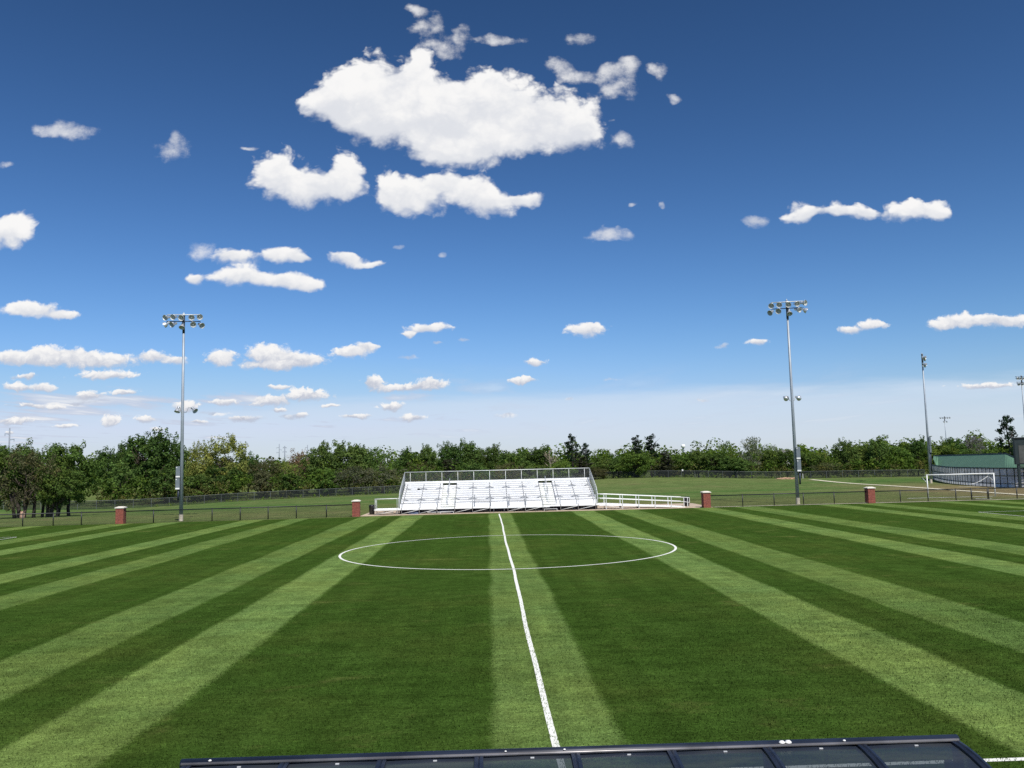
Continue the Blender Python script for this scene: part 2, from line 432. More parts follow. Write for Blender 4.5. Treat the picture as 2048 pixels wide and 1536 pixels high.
for s, nm in ((-1, 'west'), (1, 'east')):
    xf = -36.5 if s < 0 else 39.2
    xg = XH + s * 54.9
    arc = [(xg - s*11 - s*9.15*math.cos(a), YC + 9.15*math.sin(a)) for a in np.linspace(-.92, .92, 60)]
    marking('penalty_area_line', [seg((xf, YC-19.55), (xf, YC+19.55)), seg((xf, YC+19.6), (xg, YC+19.6)), seg((xf, YC-19.6), (xg, YC-19.6))],
            'white penalty area line at the %s end of the pitch' % nm, PW)
    marking('penalty_arc_line', [arc], 'white penalty arc at the %s end of the pitch' % nm)

# concrete pad under the bleachers, kerb strip under the eastern fence, path
def slab(name, x0, y0, x1, y1, z, m, label, cat, th=.12, kind='structure'):
    mb = MB(); mb.bevbox((x0, y0, z - th), (x1, y1, z), .015)
    return tag(mb.build(name, m), label, cat, kind=kind)
slab('bleacher_pad', -12.6, 83.75, 22.3, 92.5, .035, MT['tan_conc'], 'tan concrete pad under the bleachers', 'pad')
mb = MB(); polyline_strip(mb, seg((22.4, 83.75), (70, 84.45), 2.), .45, .03, .03)
tag(mb.build('kerb_strip', MT['paint_line']), 'pale concrete mowing strip at the foot of the east fence', 'kerb', kind='structure')
mb = MB(); pts = [(63 + .6*math.sin(q*.07) - (162-q)*.055, q) for q in np.arange(90, 163, 1.5)]
for i, q in enumerate(pts[:-1]):
    c = pts[i+1]; z0 = hgt(*q) + .05; z1 = hgt(*c) + .05; w = .55
    mb.quad((q[0]-w, q[1], z0), (q[0]+w, q[1], z0), (c[0]+w, c[1], z1), (c[0]-w, c[1], z1))
tag(mb.build('path', MT['paint_line']), 'narrow pale path running away over the rough grass', 'path', kind='structure')
mb = MB(); polyline_strip(mb, seg((45.6, 91.05), (55.2, 91.0), .4), .35, .03, .06, 5)
tag(mb.build('goal_line', MT['chalk']), 'faint chalk line across the mouth of the practice goal', 'pitch line', kind='structure')
mb = MB(); polyline_strip(mb, seg((50.7, 86.9), (52.4, 86.9), .3), .28, .03, .08, 6)
polyline_strip(mb, seg((66.6, 118), (70.5, 119), .4), .3, hgt(68, 118) + .05, .06, 6)
tag(mb.build('chalk_mark', MT['chalk']), 'short worn chalk marks on the practice ground', 'pitch line', kind='structure')

# ------------------------------------------------------------------ perimeter fence with brick pillars
def brick_pillar(x_, y_, label):
    r_ = thing('brick_pillar', label, 'pillar', (x_, y_, 0), R(3), 'brick pillars along the far fence')
    s_ = MB(); s_.box((-.36, -.36, -.05), (.36, .36, 1.47)); s_.build('shaft', MT['brick'], r_)
    c_ = MB(); c_.box((-.43, -.43, 1.472), (.43, .43, 1.55))
    c_.add([(-.43,-.43,1.55),(.43,-.43,1.55),(.43,.43,1.55),(-.43,.43,1.55),(-.2,-.2,1.63),(.2,-.2,1.63),(.2,.2,1.63),(-.2,.2,1.63)],
           [(0,1,5,4),(1,2,6,5),(2,3,7,6),(3,0,4,7),(4,5,6,7)])
    c_.build('cap', MT['cap'], r_)
    return r_
PIL = [(-34.8, 81.5), (-12.95, 83.6), (21.55, 83.5), (38.3, 84.1)]
for (a, c), l in zip(PIL, ['red brick pillar with pale cap, nearest the dark green grove of trunks',
                           'red brick pillar beside the platform end of the white bleachers',
                           'red brick pillar past the foot of the white ramp',
                           'red brick pillar between the floodlight pole and the practice goal']): brick_pillar(a, c, l)

def low_fence(a, c, posts, label, gate=None):
    ax, ay = a; cx, cy = c
    L = math.dist(a, c); ang = math.atan2(cy-ay, cx-ax)
    r_ = thing('rail_fence', label, 'fence', (ax, ay, 0), ang, 'black low fence around the pitch')
    posts = [(q - ax) / math.cos(ang) for q in posts]
    for q in posts:
        mb = MB(); mb.tube([(q, 0, -.1), (q, 0, 1.2)], .052, 8); mb.lathe([(.052, 1.2), (.062, 1.21), (.04, 1.245), (.001, 1.26)], 8, Matrix.Translation((q, 0, 0)))
        mb.build('post', MT['black'], r_, True)
    cuts = [0.] + (sorted((gate[0]-ax, gate[1]-ax)) if gate else []) + [L]
    mr = MB(); mm = MB(); mw = MB()
    for k in range(0, len(cuts), 2):
        s0, s1 = cuts[k], cuts[k+1]
        mr.tube([(s0, 0, 1.16), (s1, 0, 1.16)], .05, 8)
        mw.tube([(s0, 0, .07), (s1, 0, .07)], .008, 5)
        mm.quad((s0, -.03, .06), (s1, -.03, .06), (s1, -.03, 1.16), (s0, -.03, 1.16))
    mr.build('top_rail', MT['black'], r_, True); mw.build('bottom_wire', MT['black'], r_); mm.build('chain_link', MT['link_black'], r_)
    if gate:
        g0, g1 = cuts[1] + .06, cuts[2] - .12
        mb = MB()
        for q in (g0, g1): mb.tube([(q, 0, .08), (q, 0, 1.18)], .04, 8)
        for q in (.1, 1.16): mb.tube([(g0, 0, q), (g1, 0, q)], .036, 8)
        gt = mb.build('gate', MT['black'], r_, True)
        mb = MB(); mb.quad((g0, -.02, .1), (g1, -.02, .1), (g1, -.02, 1.16), (g0, -.02, 1.16)); mb.build('gate_mesh', MT['link_black'], gt)
        mb = MB(); mb.cbox((g1 + .03, -.04, .75), (.12, .05, .09)); mb.build('latch', MT['black'], gt)
    return r_
low_fence((-62, 80.2), (-35.2, 81.5), [-60.2, -57.4, -54.6, -51.9, -49.2, -46.4, -43.7, -40.95, -38.4], 'black chain link fence run in front of the tree grove, ending at a brick pillar')
low_fence((-34.4, 81.52), (-13.35, 83.55), [-31.85, -26.5, -23.9, -21.3, -18.65, -15.8], 'black chain link fence run passing the floodlight pole with dark green trees behind')
low_fence((21.95, 83.55), (37.9, 84.1), [25.25, 28.45, 31.45, 34.6], 'black chain link fence run between two brick pillars with a floodlight pole behind')
low_fence((38.7, 84.1), (66, 84.6), [41.4, 44.25, 47.15, 48.75, 50.55, 53.5, 56.6, 60, 63], 'black chain link fence run with a gate, in front of the practice goal', gate=(48.75, 50.55))

# ------------------------------------------------------------------ bleachers
BX0, BX1, BY = -8.99, 11.07, 84.75
NB, NROW, RISE, TREAD = 11, 10, .205, .61
W = BX1 - BX0; BO = .33; bay = (W - 2*BO) / NB
bl = thing('bleacher_stand', 'long ten row white aluminium bleacher stand with side platform and ramp', 'bleachers', (BX0, BY, 0))
DZ, SZ, WALK = .57, .43, 1.5
def rowz(i): return DZ + .02 + i * RISE          # foot level of row i
def rowy(i): return WALK + i * TREAD
aisles = [(BO + 2*bay + .25, BO + 3*bay), (BO + 8*bay - .02, BO + 9*bay - .27)]
solid = [(0.06, aisles[0][0]), (aisles[0][1], aisles[1][0]), (aisles[1][1], W - .06)]
mb = MB()
for k in range(5): mb.box((0, .02 + k*.30, DZ - .05), (W, .30 + k*.30, DZ))
mb.build('walkway_deck', MT['alu'], bl)
mb = MB(); mb.box((-.02, -.012, DZ - .12), (W + .02, .018, DZ + .03)); mb.build('deck_fascia', MT['alu'], bl)
mb = MB()
for a, c in solid: mb.box((a, WALK - .035, DZ + .02), (c, WALK - .024, DZ + .36))
mb.build('front_panel', MT['alu'], bl)
for i in range(NROW):
    z0, y0 = rowz(i), rowy(i)
    mb = MB(); mr = MB(); mf = MB()
    for a, c in solid:
        mb.box((a, y0 - .02, z0 + SZ - .045), (c, y0 + .25, z0 + SZ))
        mb.box((a, y0 - .018, z0 + SZ - .180), (c, y0 - .003, z0 + SZ - .047))
        mf.box((a, y0 + .27, z0 - .045), (c, y0 + .27 + .32, z0))
        mr.box((a, y0 + .262, z0 - RISE - .02 + .002), (c, y0 + .268, z0 + RISE + .05))
    mb.build('seat_plank', MT['alu'], bl); mf.build('footboard', MT['alu'], bl); mr.build('riser', MT['alu'], bl)
mb = MB(); mb.box((0, rowy(NROW) - .08, rowz(9) + SZ + .02), (W, rowy(NROW) - .04, rowz(9) + SZ + .24)); mb.build('back_board', MT['alu'], bl)
mb = MB(); mb.box((0, rowy(NROW)-.36, rowz(9) - .06), (W, rowy(NROW) + .02, rowz(9)-.01)); mb.build('footboard', MT['alu'], bl)
# aisle steps
for a, c in aisles:
    mb = MB()
    for i in range(NROW):
        z0, y0 = rowz(i), rowy(i)
        mb.box((a + .06, y0 - .05, z0 + RISE/2 - .072 + .02), (c - .06, y0 + .26, z0 + RISE/2 + .02))
        mb.box((a + .02, y0 + .27, z0 + RISE - .075), (c - .02, y0 + .27 + .29, z0 + RISE))
    st = mb.build('aisle_stair', MT['alu'], bl)
    mb = MB(); xm = (a + c) / 2 + (.0)
    for i0, i1 in ((0, 4), (5, 9)):
        P0 = (xm, rowy(i0), rowz(i0) + .98); P1 = (xm, rowy(i1), rowz(i1) + .98)
        mb.tube([(xm, rowy(i0), rowz(i0)), P0, P1, (xm, rowy(i1), rowz(i1))], .028, 8)
        mb.tube([(xm, rowy(i0), rowz(i0) + .5), (xm, rowy(i1), rowz(i1) + .5)], .02, 8)
    mb.build('handrail', MT['alu_dim'], st, True)
    mb = MB(); mb.box((a + .1, -.32, .2), (c - .1, -.03, .24)); mb.box((a+.1,-.30,.04),(a+.15,-.05,.2)); mb.box((c-.15,-.30,.04),(c-.1,-.05,.2))
    mb.build('entry_step', MT['alu_dim'], bl)
# brackets carrying the planks at every frame
for k in range(NB + 1):
    xk = BO + k * bay
    mb = MB()
    for i in range(NROW):
        mb.box((xk - .035, rowy(i) - .055, rowz(i) - .02), (xk + .035, rowy(i) - .022, rowz(i) + SZ - .03))
        if i in (2, 7):  # slanting bars stand in for the V-shaped shadows on the seats
            for sgn in (-1, 1):
                if (k == 0 and sgn < 0) or (k == NB and sgn > 0): continue
                mb.tube([(xk, rowy(i) - .06, rowz(i) + SZ - .02), (xk + sgn*.45, rowy(i) - .07, rowz(i) + SZ - .13)], .018, 5)
    mb.tube([(xk, rowy(0) - .03, rowz(0) + .1), (xk, rowy(NROW-1) - .03, rowz(NROW-1) + .1)], .03, 5)
    mb.build('bracket_and_shadow_bars', MT['bracket'], bl)
# under frames
for k in range(NB + 1):
    xk = BO + k * bay
    mb = MB()
    yt, zt = rowy(NROW), rowz(NROW-1) - .2
    mb.box((xk-.03, .05, .04), (xk+.03, .11, DZ-.06)); mb.box((xk-.03, yt*.5, .04), (xk+.03, yt*.5+.06, zt*.5)); mb.box((xk-.03, yt-.1, .04), (xk+.03, yt-.04, zt))
    mb.tube([(xk, .08, DZ-.12), (xk, WALK, DZ-.14), (xk, yt-.07, zt)], .035, 5); mb.box((xk-.03, .05, .037), (xk+.03, yt, .09))
    mb.build('frame', MT['galv'], bl)
mb_i = [0, 1, 3, 4, 6, 7, 9, 10]
for k in mb_i:
    mb = MB(); x0, x1 = BO + k*bay + .05, BO + (k+1)*bay - .05
    mb.tube([(x0, .02, .09), (x1, .02, DZ - .13)], .03, 6); mb.build('brace', MT['galv_light'], bl, True)
    mb = MB(); mb.tube([(x0, .35, DZ - .1), (x1, .35, .09)], .018, 6); mb.build('brace', MT['galv'], bl, True)
mb = MB()
yb = rowy(NROW) - .02
for k in range(NB):
    mb.tube([(BO + k*bay, yb, .1), (BO + (k+1)*bay, yb, 2.3)], .022, 5)
mb.build('rear_brace', MT['galv'], bl)
mb = MB(); mb.box((.1, .62, .04), (W - .1, .64, DZ - .07)); mb.build('under_shade_sheet', MT['navy_dark'], bl)  # dark sheet added along the whole stand to deepen the shade below
# front guardrail
fr_ = MB(); fr_.tube([(0, -.05, DZ + .93), (W, -.05, DZ + .93)], .011, 6); fr_.tube([(0, -.05, DZ + .50), (BO + 2*bay, -.05, DZ+.50)], .016, 6)
for a, c in ((3, 8), (9, 11)): fr_.tube([(BO + a*bay, -.05, DZ+.50), (BO + c*bay, -.05, DZ+.50)], .016, 6)
fg = fr_.build('front_guardrail', MT['galv'], bl, True)
for k in range(NB + 1):
    mb = MB(); mb.tube([(BO + k*bay, -.05, .04), (BO + k*bay, -.05, DZ + .97)], .034, 8); mb.build('post', MT['galv'], fg, True)
# wheelchair bay rails
for k in (5, 6):
    x0 = BO + (4.12*bay if k == 5 else 6.1*bay)
    x1 = x0 + bay * (.93 if k == 5 else .97)
    mb = MB()
    for q in (x0, x1): mb.box((q-.035, WALK-.25, DZ+.02), (q+.035, WALK-.19, DZ+1.2))
    mb.tube([(x0, WALK-.22, DZ+.62), (x1, WALK-.22, DZ+.62)], .024, 6); mb.tube([(x0, WALK-.22, DZ+.38), (x1, WALK-.22, DZ+.38)], .012, 6)
    mb.build('bay_rail', MT['bracket'], bl)
# rear and side guards with woven wire
zr0, zr1 = rowz(9) + SZ + .14, rowz(9) + SZ + 1.27
yr = rowy(NROW) - .03
mb = MB(); mb.tube([(-.02, yr, zr1), (W+.02, yr, zr1)], .038, 8)
rg = mb.build('rear_guardrail', MT['galv_light'], bl, True)
for k in range(NB + 1):
    q = min(max(.52 + k*(W-1.)/NB + (0 if k else 0), 0.02), W - .02) if 0 < k < NB else (.55 if k == 0 else W-.5)
    mb = MB(); mb.tube([(q, yr+.03, zr0-.7), (q, yr+.03, zr1)], .026, 8); mb.build('post', MT['galv_light'], rg, True)
mb = MB(); mb.quad((0, yr+.06, zr0), (W, yr+.06, zr0), (W, yr+.06, zr1), (0, yr+.06, zr1)); mb.build('chain_link', MT['link_grey'], rg)
for sx in (-.04, W + .04):
    mb = MB(); ptsz = [(sx, WALK-.1, DZ+1.0), (sx, rowy(1), rowz(1) + SZ + 1.0), (sx, yr, zr1)]
    mb.tube([(sx, WALK-.1, DZ)] + ptsz + [(sx, yr, zr0-1.)], .034, 8)
    sg = mb.build('side_guardrail', MT['galv_light'], bl, True)
    for i in range(0, NROW, 1):
        mb = MB(); f_ = i / NROW
        mb.tube([(sx, rowy(i)+.1, rowz(i)-.05), (sx, rowy(i)+.1, rowz(i) + SZ + 1.0 + .02*i)], .022, 6); mb.build('post', MT['galv'], sg, True)
    mb = MB(); mb.add([(sx+.01, WALK-.1, DZ), (sx+.01, WALK-.1, DZ+1.), (sx+.01, rowy(1), rowz(1)+SZ+1.), (sx+.01, yr, zr1), (sx+.01, yr, zr0-.5)], [(0, 1, 2, 3, 4)])
    mb.build('chain_link', MT['link_side'], sg)
# side platform
lp = MB(); lx0 = -2.35
for k in range(5): lp.box((lx0, .02 + k*.30, DZ-.05), (-.03, .30 + k*.30, DZ))
lp.box((lx0 - .02, -.012, DZ - .12), (-.03, .018, DZ + .03)); lp.box((lx0-.02, 1.50, DZ-.2), (-.03, 1.53, DZ+.03))
pf = lp.build('side_platform', MT['alu'], bl)
mb = MB()
mb.tube([(lx0+.05, 0, .04), (lx0+.05, 0, DZ+1.02), (-.1, 0, DZ+1.02), (-.1, 0, .04)], .03, 8)
mb.tube([(lx0+.05, 1.5, .04), (lx0+.05, 1.5, DZ+1.0), (-.1, 1.5, DZ+1.0), (-.1, 1.5, .04)], .03, 8)
mb.tube([(lx0+.05, 0, DZ+1.02), (lx0+.05, 1.5, DZ+1.0)], .03, 8); mb.tube([(lx0+.05, .5, DZ), (lx0+.05, .5, DZ+1.0)], .02, 6); mb.tube([(lx0+.05, 1., DZ), (lx0+.05, 1., DZ+1.0)], .02, 6)
mb.build('railing', MT['galv_light'], pf, True)
mb = MB(); mb.tube([(lx0+.1, .03, .08), (-.45, .03, DZ-.22)], .022, 6); mb.tube([(lx0+.1, 1.45, .08), (-.4, 1.45, DZ-.1)], .022, 6); mb.tube([(lx0+.1, 1.45, DZ-.1), (-.4, 1.45, .08)], .022, 6)
mb.box((lx0+.2, .3, .22), (-.5, .42, .26)); mb.build('brace', MT['galv_light'], pf, True)
# ramp
RL = 8.67
rp = MB()
def rz_(s): return DZ - (DZ - .06) * max(0, s - .7) / (RL - .7)
for k in range(26):
    s0, s1 = RL*k/26, RL*(k+1)/26
    rp.add([(W+s0+.03, .02, rz_(s0)), (W+s1, .02, rz_(s1)), (W+s1, 1.5, rz_(s1)), (W+s0+.03, 1.5, rz_(s0))], [(0, 1, 2, 3)])
rp.add([(W+.03, 0, DZ-.18), (W+.7, 0, DZ-.18), (W+RL, 0, .01), (W+RL, 0, .09), (W+.7, 0, DZ+.03), (W+.03, 0, DZ+.03)], [(0, 1, 2, 3, 4, 5)])
rp.add([(W+.03, 1.52, DZ-.18), (W+.7, 1.52, DZ-.18), (W+RL, 1.52, .01), (W+RL, 1.52, .09), (W+.7, 1.52, DZ+.03), (W+.03, 1.52, DZ+.03)], [(5, 4, 3, 2, 1, 0)])
rmp = rp.build('ramp', MT['alu'], bl)
for yy in (-.04, 1.56):
    mb = MB()
    for hz in (.95, .52):
        mb.tube([(W+.1, yy, DZ+hz), (W+.7, yy, DZ+hz), (W+RL-.05, yy, rz_(RL)+hz)], .036, 8)
    if yy < 0:
        mb.tube([(W+RL-.05, yy, rz_(RL)+.95), (W+RL+.45, yy, .97), (W+RL+.45, yy, .50), (W+RL-.05, yy, rz_(RL)+.52)], .034, 8)
    rl = mb.build('railing', MT['white'], rmp, True)
    for k in range(6):
        s = .72 + k * 1.64
        mb = MB(); mb.box((W+s-.035, yy-.03, .04), (W+s+.035, yy+.03, rz_(s)+.93)); mb.build('post', MT['galv_light'], rl)
for s in (2.2, 4.0):
    mb = MB(); mb.box((W+s, 1.0, .04), (W+s+.16, 1.16, rz_(s)-.06)); mb.build('support_leg', MT['black'], rmp)
mb = MB(); mb.tube([(W+.75, .04, DZ-.2), (W+2.3, .04, .09)], .022, 6); mb.build('brace', MT['white'], rmp, True)

# team bench in front
b0 = ground(980, 1022); 
be = thing('team_bench', 'long low white backless bench standing in front of the bleachers', 'bench', (.0, 83.95, .035))
bx0, bx1 = at(980.5, 1016, 83.9).x, at(1099.5, 1014, 83.9).x
mb = MB(); mb.box((bx0, -.14, .40), (bx1, .14, .445)); mb.build('seat', MT['alu'], be)
for i in range(6):
    q = bx0 + .35 + (bx1 - bx0 - .7) * i / 5
    mb = MB(); mb.tube([(q-.03, -.13, 0), (q, -.05, .2), (q, -.10, .40)], .022, 6); mb.tube([(q-.03, .13, 0), (q, .05, .2), (q, .10, .40)], .022, 6)
    mb.build('leg', MT['bracket'], be, True)

# trash cans
def trash_can(x_, y_, label, s=1.):
    r_ = thing('trash_can', label, 'trash can', (x_, y_, .035), 0, 'black trash cans by the bleachers')
    mb = MB(); mb.lathe([(.001, .0), (.22*s, 0), (.25*s, .05), (.29*s, .82), (.30*s, .84), (.30*s, .87), (.27*s, .87), (.26*s, .8), (.20*s, .08), (.001, .08)], 16); mb.build('bin', MT['plastic_black'], r_, True)
    mb = MB(); mb.lathe([(.31*s, .86), (.31*s, .91), (.2*s, .97), (.11*s, .975), (.11*s, .9)], 16); mb.build('lid', MT['plastic_black'], r_, True)
trash_can(-11.75, 85.9, 'black round trash can at the outer end of the side platform')
trash_can(20.35, 86.6, 'black round trash can behind the foot of the ramp')

# things stored under the stand
def tarp(x_, y_, w, d, h, label, seed):
    rnd = random.Random(seed); mb = MB(); nx_, ny_ = 14, 7
    for j in range(ny_):
        for i in range(nx_):
            u_, v_ = i/(nx_-1), j/(ny_-1)
            e = (math.sin(math.pi*u_)**.5) * (math.sin(math.pi*v_)**.5) if 0 < u_ < 1 and 0 < v_ < 1 else 0
            mb.v.append((w*(u_-.5), d*(v_-.5), h*e*(.75 + .45*rnd.random())))
    mb.f = [(j*nx_+i, j*nx_+i+1, (j+1)*nx_+i+1, (j+1)*nx_+i) for j in range(ny_-1) for i in range(nx_-1)]
    tag(mb.build('tarpaulin', MT['navy'], smooth=True, loc=(x_, y_, .04)), label, 'tarpaulin', 'tarpaulins under the bleachers')
tarp(-7.4, 85.1, 1.3, .55, .36, 'folded navy tarpaulin heap under the bleacher end by the platform', 1)
tarp(-4.6, 85.3, 2.1, .6, .3, 'long navy tarpaulin heap under the bleachers beside the first stair', 2)
mb = MB()
for q in (0, .16): mb.tube([(-1.2, q, .12), (1.1, q + .1, .12)], .08, 10)
tag(mb.build('roll', MT['alu_dim'], loc=(-4.9, 84.95, .04)), 'pale rolled sheets lying under the deck before the navy tarpaulin', 'roll')
mb = MB(); mb.bevbox((-.13, -.02, 0), (.13, .24, .16), .02)
mb.tube([(-.06, .11, .16), (-.06, .11, .2), (.06, .11, .2), (.06, .11, .16)], .012, 5)
tag(mb.build('small_bag', MT['plastic_black'], loc=(BX0 + .93*bay, BY + rowy(6), rowz(6) + SZ)), 'small dark bag left on an upper seat row of the bleachers', 'bag')

# ------------------------------------------------------------------ floodlights
def bowl_mesh():
    mb = MB()
    mb.lathe([(.07, .0), (.13, .02), (.20, .10), (.255, .22), (.285, .34), (.30, .36), (.285, .365)], 20)
    return mb
bowl_me = bowl_mesh().mesh('shell', MT['lamp_out'], True)
mb = MB(); mb.lathe([(.001, .04), (.10, .05), (.18, .12), (.24, .23), (.283, .364)], 20); inner_me = mb.mesh('reflector', MT['lamp_in'], True)
mb = MB(); mb.tube([(0, 0, .05), (0, 0, .24)], [.03, .045], 8); mb.tube([(0, 0, .24), (0, 0, .29)], [.045, .015], 8); bulb_me = mb.mesh('bulb', MT['lamp_glass'], True)
mb = MB(); mb.bevbox((-.11, -.11, -.26), (.11, .11, .0), .03); gear_me = mb.mesh('gear_housing', MT['lamp_out'])
def lamp(parent, pos, az, el, s=1.0, detail=True, mount=None):
    """az: 0 towards -Y, positive towards +X; el: negative is down"""
    d = Vector((math.sin(az)*math.cos(el), -math.cos(az)*math.cos(el), math.sin(el)))
    q = d.to_track_quat('Z', 'Y').to_matrix().to_4x4()
    o_ = bpy.data.objects.new('lamp', bowl_me); col.objects.link(o_); o_.parent = parent
    Ml = Matrix.Translation(Vector(pos)) @ q @ Matrix.Scale(s, 4); o_.matrix_local = Ml
    for me, nm in ((inner_me, 'reflector'), (bulb_me, 'bulb'), (gear_me, 'gear_housing'))[:3 if detail else 1]:
        c_ = bpy.data.objects.new(nm, me); col.objects.link(c_); c_.parent = o_
    if mount is not None:
        mb_ = MB(); iv = Ml.inverted()
        mb_.tube([iv @ Vector(mount), Vector((0, 0, -.1))], .03, 6); mb_.build('yoke', MT['galv'], o_)
    return o_
def light_pole(name, label, base, ht, r0_, r1_, rz, rows, boxes=None, service=None, group='floodlight poles', arms=True, detail=True, lean=0.0, footing=True):
    r_ = thing(name, label, 'floodlight pole', base, rz, group)
    mb = MB(); mb.tube([(0, 0, .0 if not footing else .3), (0, 0, ht*.5), (0, 0, ht)], [r0_, (r0_+r1_)/2, r1_], 14); mb.build('pole', MT['pole'], r_, True)
    if footing:
        mb = MB(); mb.tube([(0, 0, -.2), (0, 0, .62)], r0_ + .015, 14); mb.build('footing', MT['cream_conc'], r_)
    mb = MB(); mb.tube([(0, 0, ht-1.9), (0, 0, ht + .05)], r1_ + .02, 10); mb.build('pole_sleeve', MT['dark_arm'], r_, True)
    mb = MB(); mb.tube([(0, 0, ht + .05), (0, 0, ht + .22)], [.06, .02], 8); mb.build('finial', MT['galv_light'], r_)
    for ri, (za, half, lamps, m_) in enumerate(rows):
        mb = MB(); mb.tube([(-half, -.12, za), (half, -.12, za)], .045, 8); mb.box((-.12, -.16, za-.1), (.12, .02, za+.1)); mb.build('crossarm', MT[m_], r_, True)
        for (lx, dz, az, el) in lamps:
            lamp(r_, (lx, -.2, za + dz), R(az), R(el), 1.0, detail, (lx, -.12, za))
    for (bxo, z0, z1) in boxes or []:
        mb = MB(); mb.bevbox((bxo-.2, -.42, z0), (bxo+.2, -.14, z1), .02); bo = mb.build('control_box', MT['box'], r_)
        mb = MB(); mb.box((bxo-.19, -.427, z0+.03), (bxo+.19, -.423, z0+.17)); mb.build('white_label', MT['white'], bo)
        mb = MB(); mb.box((bxo-.16, -.427, z1-.16), (bxo-.06, -.423, z1-.08)); mb.build('white_sticker', MT['white'], bo)
    if service:
        zs, offs = service
        for (ox, oy, az, el) in offs:
            mb = MB(); mb.tube([(0, 0, zs-.35), (ox*.35, oy*.35, zs-.30), (ox*.55, oy*.5, zs+.18), (ox, oy, zs+.12)], .03, 8); mb.build('service_arm', MT['galv'], r_, True)
            lamp(r_, (ox, oy, zs+.02), R(az), R(el), .95, True)
    if boxes:
        mb = MB(); mb.tube([(boxes[0][0]+.02, -.24, 2.0), (boxes[0][0]+.06, -.22, boxes[0][1])], .09, 8); mb.build('conduit', MT['dark_arm'], r_, True)
    return r_
PL = ground(362, 1042); PR = ground(1596, 1008)
PLh = at(366, 629, PL.y).z; PRh = at(1571, 602, PR.y).z
light_pole('floodlight_pole', 'tall floodlight pole standing beside the yellow green tree, boxes on its lower part', (PL.x, PL.y, 0), PLh, .185, .10, R(6),
    [(PLh - .05, 1.55, [(-1.5, -.28, -34, -14), (-.8, -.24, -22, -14), (-.08, -.3, -10, -16), (.8, -.28, 10, -14), (1.52, -.24, 22, -10)], 'galv_light'),
     (PLh - .72, 1.6, [(-1.5, -.22, -92, -30), (-.85, -.26, -38, -22), (-.06, -.38, -8, -58), (.9, -.3, 22, -16), (1.62, -.34, 46, -24)], 'dark_arm')],
    [(-.28, 3.05, 4.15), (-.26, 4.2, 5.3)], (10.9, [(-.35, -.3, -25, -65), (.95, .3, 60, -38)]))
light_pole('floodlight_pole', 'tall floodlight pole standing behind the fence between two brick pillars', (PR.x, PR.y, 0), PRh, .185, .10, R(-12),
    [(PRh - .12, 1.6, [(-1.6, -.34, -8, -12), (-.82, -.3, -4, -10), (.06, -.3, 2, -14), (.86, -.26, 20, -14), (1.56, -.22, 42, -8)], 'galv_light'),
     (PRh - .80, 1.5, [(-1.6, -.3, -40, -26), (-.85, -.24, -18, -16), (.14, -.38, 8, -52), (.95, -.2, 46, -14), (1.6, -.22, 88, -30)], 'dark_arm')],
    [(.26, 3.3, 4.5), (.25, 4.55, 5.8)], (10.9, [(-.72, -.1, 150, -12), (.55, .2, 140, -12)]))
P3 = ground(1862, 965.5)
P3 = Vector((P3.x*.965, P3.y*.965, 0)); h3 = at(1849, 708, P3.y).z
light_pole('floodlight_pole', 'floodlight pole standing by the far end of the green wall, lamps seen edge on', (P3.x, P3.y, hgt(P3.x, P3.y)), h3 - hgt(P3.x, P3.y), .2, .10, R(62.5),
    [(h3 - .3, 1.9, [(-1.6 + .8*k, -.5, 4*k-8, -18) for k in range(5)], 'galv'), (h3 - 1.35, 1.5, [(-1.2 + .8*k, -.5, 6*k-9, -34) for k in range(4)], 'dark_arm')],
    [(-.1, 5.0, 6.1), (-.1, 6.2, 7.6)], None)
P4 = at(2045.5, 860, 168); h4 = at(2037.5, 752, 168).z
light_pole('floodlight_pole', 'floodlight pole rising above the dark pine near the scoreboard', (P4.x + .6, P4.y, 0), h4, .2, .10, R(20),
    [(h4 - .2, 1.9, [(-1.6 + .8*k, -.35, 8*k-20, -14) for k in range(5)], 'dark_arm'), (h4 - 1.3, 1.7, [(-1.4 + .9*k, -.35, 12*k-20, -30) for k in range(4)], 'dark_arm')])
P5 = at(1893, 890, 352); h5 = at(1890, 833, 352).z
light_pole('floodlight_pole', 'small distant floodlight pole poking above the trees behind the green wall', (P5.x, P5.y, hgt(P5.x, P5.y)), h5 - hgt(P5.x, P5.y), .22, .14, 0,
    [(h5 - .6, 2.4, [(-2. + 1.*k, -.35, 0, -14) for k in range(5)], 'dark_arm'), (h5 - 2.2, .9, [(-.6 + 1.2*k, -.35, 0, -20) for k in range(2)], 'dark_arm')], footing=False)

# ------------------------------------------------------------------ practice goal
GY = 91.0; gl_ = at(1856.5, 992, GY).x; gr_ = at(1988.5, 990, GY).x
gg = thing('soccer_goal', 'white soccer goal without net standing on the practice ground', 'goal', (gl_, GY, 0), R(-1.5))
GW = gr_ - gl_
for q in (0, GW):
    mb = MB(); mb.tube([(q, 0, 0), (q, 0, 2.5)], .06, 12); mb.build('post', MT['white'], gg, True)
    mb = MB(); mb.tube([(q, 0, 2.42), (q - .06, 1.05, 2.24), (q, 0.02, 1.62)], .03, 8); mb.build('backstay', MT['white'], gg, True)
mb = MB(); mb.tube([(-.075, 0, 2.5), (GW + .06, 0, 2.5)], .06, 12); mb.build('crossbar', MT['white'], gg, True)
mb = MB(); n_ = 9
mb.tube([(GW - .06 - .25*k, 1.02, 2.22 - .85*(1-(1-k/8)**1.7)) for k in range(n_)], .022, 6); mb.build('net_rope', MT['white'], gg, True)

